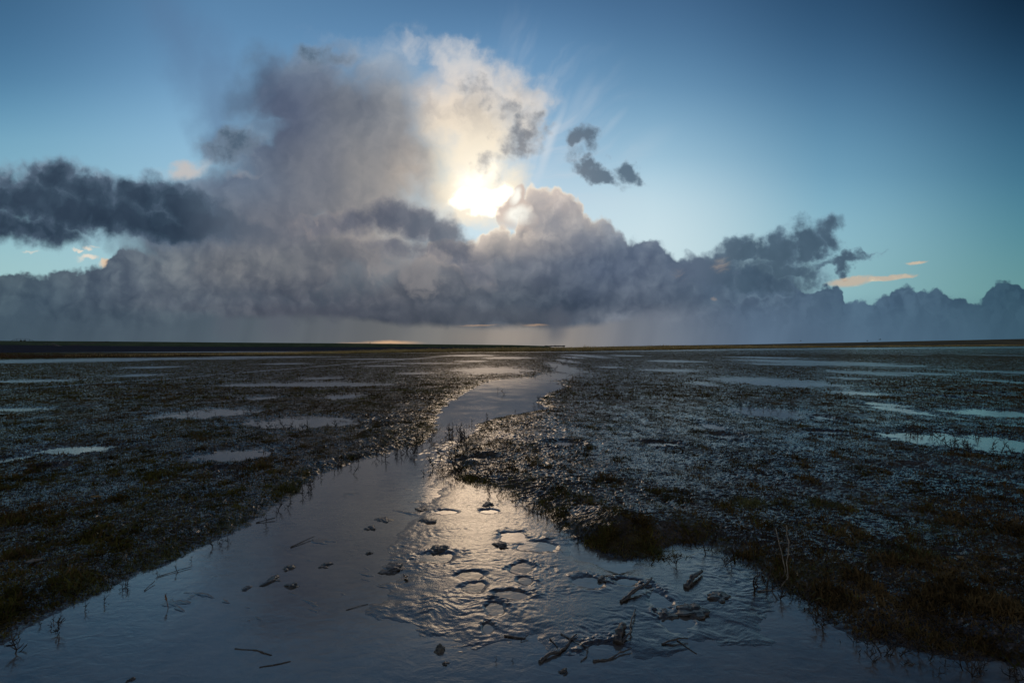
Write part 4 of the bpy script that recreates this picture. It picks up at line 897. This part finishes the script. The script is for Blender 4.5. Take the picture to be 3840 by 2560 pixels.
    # belts of tall grass
    bp = np.array([-400, 0, 230, 500, 735, 960, 1176, 1300, 1500, 1800, 2100, 2352, 2700.]); bd = np.array([66, 70, 76, 88, 112, 140, 160, 168, 178, 180, 178, 176, 176.])
    def belt(name, n, off0, off1, hs, wid, mat, pmin=-350, pmax=2700):
        p = rng.uniform(pmin, pmax, n); d = np.interp(p, bp, bd) + rng.uniform(off0, off1, n) * np.interp(p, bp, bd) / 100
        x = (p - 1176) / F * d; base = np.stack([x, d, height(x, d) - .03], -1)
        cl = .65 + .75 * fbm(x * .12, d * .3, 4, .6, 303)
        H = 1.35 * np.interp(p, [-400, 0, 500, 735, 1000, 1176, 1600, 1900, 2700], hs) * cl * rng.uniform(.55, 1.15, n)
        keep = H > .05; base, H, d = base[keep], H[keep], d[keep]; n = len(H)
        V, Q, T = blades(base, H, rng.uniform(0, 6.28, n), rng.uniform(0, .35, n), wid * d * rng.uniform(.5, 1.4, n), rng.uniform(0, .7, n), rng.uniform(-.5, .5, n), n)
        o = mesh_obj(name, V, Q, T, MAT[mat], smooth=False); o['kind'] = 'stuff'; return o
    belt('tall_golden_grass', 70000, 0, 16, [.35, .4, .62, .75, 1.15, 1.5, 1.7, .8, .6], .00035, 'gold_grass', 150)
    belt('tall_olive_grass', 40000, -2, 5, [.28, .28, .25, .22, .25, .28, .3, .35, .4], .0004, 'olive_grass')
    belt('rusty_salt_grass', 16000, -2, 10, [.75, .75, .5, .3, .2, .2, .2, .2, .2], .0004, 'rust_grass', -350, 700)
    # a far copse on the skyline
    V = []; D = 1500
    for i in range(11):
        c = pt(1252 + i * 4.5 + rng.normal(0, 1), D, 794); h = rng.uniform(2.4, 4.4); w = rng.uniform(4, 7)
        for j in range(240):
            q = rng.normal(0, 1, 3); q /= np.linalg.norm(q) * rng.uniform(1, 1.7); a = rng.uniform(0, 6.28); s = rng.uniform(.5, 1.0)
            p = c + q * np.array([w, w * .8, h * .55]); e = np.array([np.cos(a), np.sin(a) * .5, rng.uniform(-.6, .6)]) * s; f = np.array([-e[2], .3, e[0]])
            V += [p - e, p + f, p + e, p - f]
    V = np.array(V); o = mesh_obj('far_copse', V, np.arange(len(V)).reshape(-1, 4), None, MAT['far_tree'], False); o['kind'] = 'stuff'
    # birds over the right horizon
    for px, y, D, rz, lab, wl in [(1839, 781.8, 170, .3, 'small grey bird flying low, leftmost of the three on the right horizon', .3), (1992, 781.8, 150, -.2, 'grey bird gliding low between two others on the right horizon', .5), (2021, 779, 140, .1, 'grey bird with wings spread wide, rightmost on the right horizon', .75)]:
        m = MB(); m.tube([(0, -.28, 0), (0, -.18, .0), (0, 0, .01), (0, .16, 0), (0, .26, .0), (0, .32, -.01)], [.02, .055, .085, .06, .03, .03], 7)
        for s_ in (-1, 1):
            W = [(0, .10, .03), (s_ * wl * .5, .13, .16), (s_ * wl, .02, .08), (s_ * wl * .95, -.06, .08), (s_ * wl * .5, -.07, .15), (0, -.10, .03)]
            W = np.array(W); W2 = W - [0, 0, .02]
            m.add(np.concatenate([W, W2]), [(0, 1, 4, 5), (1, 2, 3, 4), (6, 11, 10, 7), (7, 10, 9, 8), (0, 6, 7, 1), (1, 7, 8, 2), (2, 8, 9, 3), (3, 9, 10, 4), (4, 10, 11, 5)])
        o = m.make('bird', MAT['bird']); o.location = pt(px, D, y); o.rotation_euler = (0, .15, 1.2 + rz); tag(o, lab, 'bird')
build_camera(); build_sky()
MAT = {}
MAT['mud'] = mat_mud(); MAT['water'] = mat_water()
MAT['land'] = mat_plain('far_land', (.03, .028, .014), (.05, .04, .02), .05, 1.0, 0.0)
MAT['plant_brown'] = mat_plain('brown_marsh_plants', (.046, .029, .012), (.150, .094, .038), 2.5, .8, .0)
MAT['plant_olive'] = mat_plain('olive_marsh_plants', (.042, .038, .010), (.135, .114, .026), 2.5, .8, .0)
MAT['moss'] = mat_plain('green_moss_grass', (.045, .050, .010), (.13, .12, .022), 6, .6, .25)
MAT['turf'] = mat_plain('brown_bank_turf', (.050, .032, .010), (.15, .10, .028), 8, .8, .0)
MAT['sprig'] = mat_plain('dead_glasswort', (.016, .011, .008), (.040, .026, .016), 30, .5, .4)
MAT['bark'] = mat_plain('muddy_bark', (.030, .024, .020), (.060, .048, .040), 40, .3, .5, 60, .006)
MAT['clod'] = mat_plain('mud_clod', (.030, .025, .021), (.055, .046, .038), 25, .3, .5, 60, .006)
MAT['stone'] = mat_plain('wet_stone', (.04, .034, .026), (.10, .085, .06), 50, .4, .5, 70, .006)
MAT['straw_dark'] = mat_plain('wet_straw', (.045, .034, .024), (.08, .06, .04), 30, .5)
MAT['straw_pale'] = mat_plain('pale_straw', (.16, .12, .08), (.26, .2, .13), 30, .6)
MAT['seed'] = mat_plain('seed_stalk', (.12, .055, .028), (.22, .11, .05), 30, .6)
MAT['leaf_pale'] = mat_plain('pale_leaf', (.14, .11, .085), (.22, .18, .14), 40, .6)
MAT['leaf_gold'] = mat_plain('golden_leaf', (.16, .09, .02), (.26, .15, .04), 40, .6)
MAT['apron'] = mat_plain('basalt_apron', (.040, .040, .048), (.062, .062, .072), .6, 1.0, .0, 1.2, .3)
MAT['dike_grass'] = mat_plain('dike_turf', (.040, .058, .024), (.070, .088, .036), .12, .9, .1, 2, .2)
MAT['track'] = mat_plain('earth_track', (.07, .055, .04), (.10, .08, .06), .3, .9, .1)
MAT['iron'] = mat_plain('dark_iron', (.02, .02, .022), (.04, .04, .04), 5, .6)
MAT['rail'] = mat_plain('galvanised_rail', (.14, .13, .12), (.2, .19, .18), 5, .5)
MAT['concrete'] = mat_plain('old_concrete', (.05, .05, .05), (.11, .105, .1), 1.5, .8)
MAT['brown_field'] = mat_plain('brown_salt_meadow', (.050, .036, .016), (.13, .085, .030), .06, .9, .1, 1.5, .3)
MAT['gold_grass'] = mat_plain('golden_tall_grass', (.38, .25, .09), (.62, .44, .18), .15, .7, .2, translucent=.4)
MAT['olive_grass'] = mat_plain('olive_tall_grass', (.055, .055, .018), (.13, .11, .035), .15, .7, .2, translucent=.35)
MAT['rust_grass'] = mat_plain('rusty_salt_grass', (.06, .032, .016), (.13, .07, .03), .2, .7, .2, translucent=.3)
MAT['far_tree'] = mat_plain('far_trees_hazed', (.07, .075, .085), (.10, .105, .11), .1, 1.0, .0)  # distance haze put into the tree colour as pale blue-grey
MAT['bird'] = mat_plain('grey_plumage', (.05, .05, .055), (.12, .12, .12), 6, .8)
build_ground(); build_cover(); build_sprigs(); build_litter(); build_far()
sun = bpy.data.lights.new('sun', 'SUN'); sun.energy = .10; sun.angle = math.radians(13); sun.color = (1, .68, .42)
so = bpy.data.objects.new('sun', sun); C.objects.link(so)
so.rotation_euler = (math.radians(90) - SUN_EL, 0, math.pi - SUN_ROT)
cy = sc.cycles; cy.use_adaptive_sampling = True; cy.adaptive_threshold = .008; cy.adaptive_min_samples = 16
sc.cycles.use_denoising = True
cy.max_bounces = 3; cy.diffuse_bounces = 1; cy.glossy_bounces = 2; cy.transmission_bounces = 1; cy.volume_bounces = 0
cy.caustics_reflective = False; cy.caustics_refractive = False
sc.world.cycles.sampling_method = 'NONE'
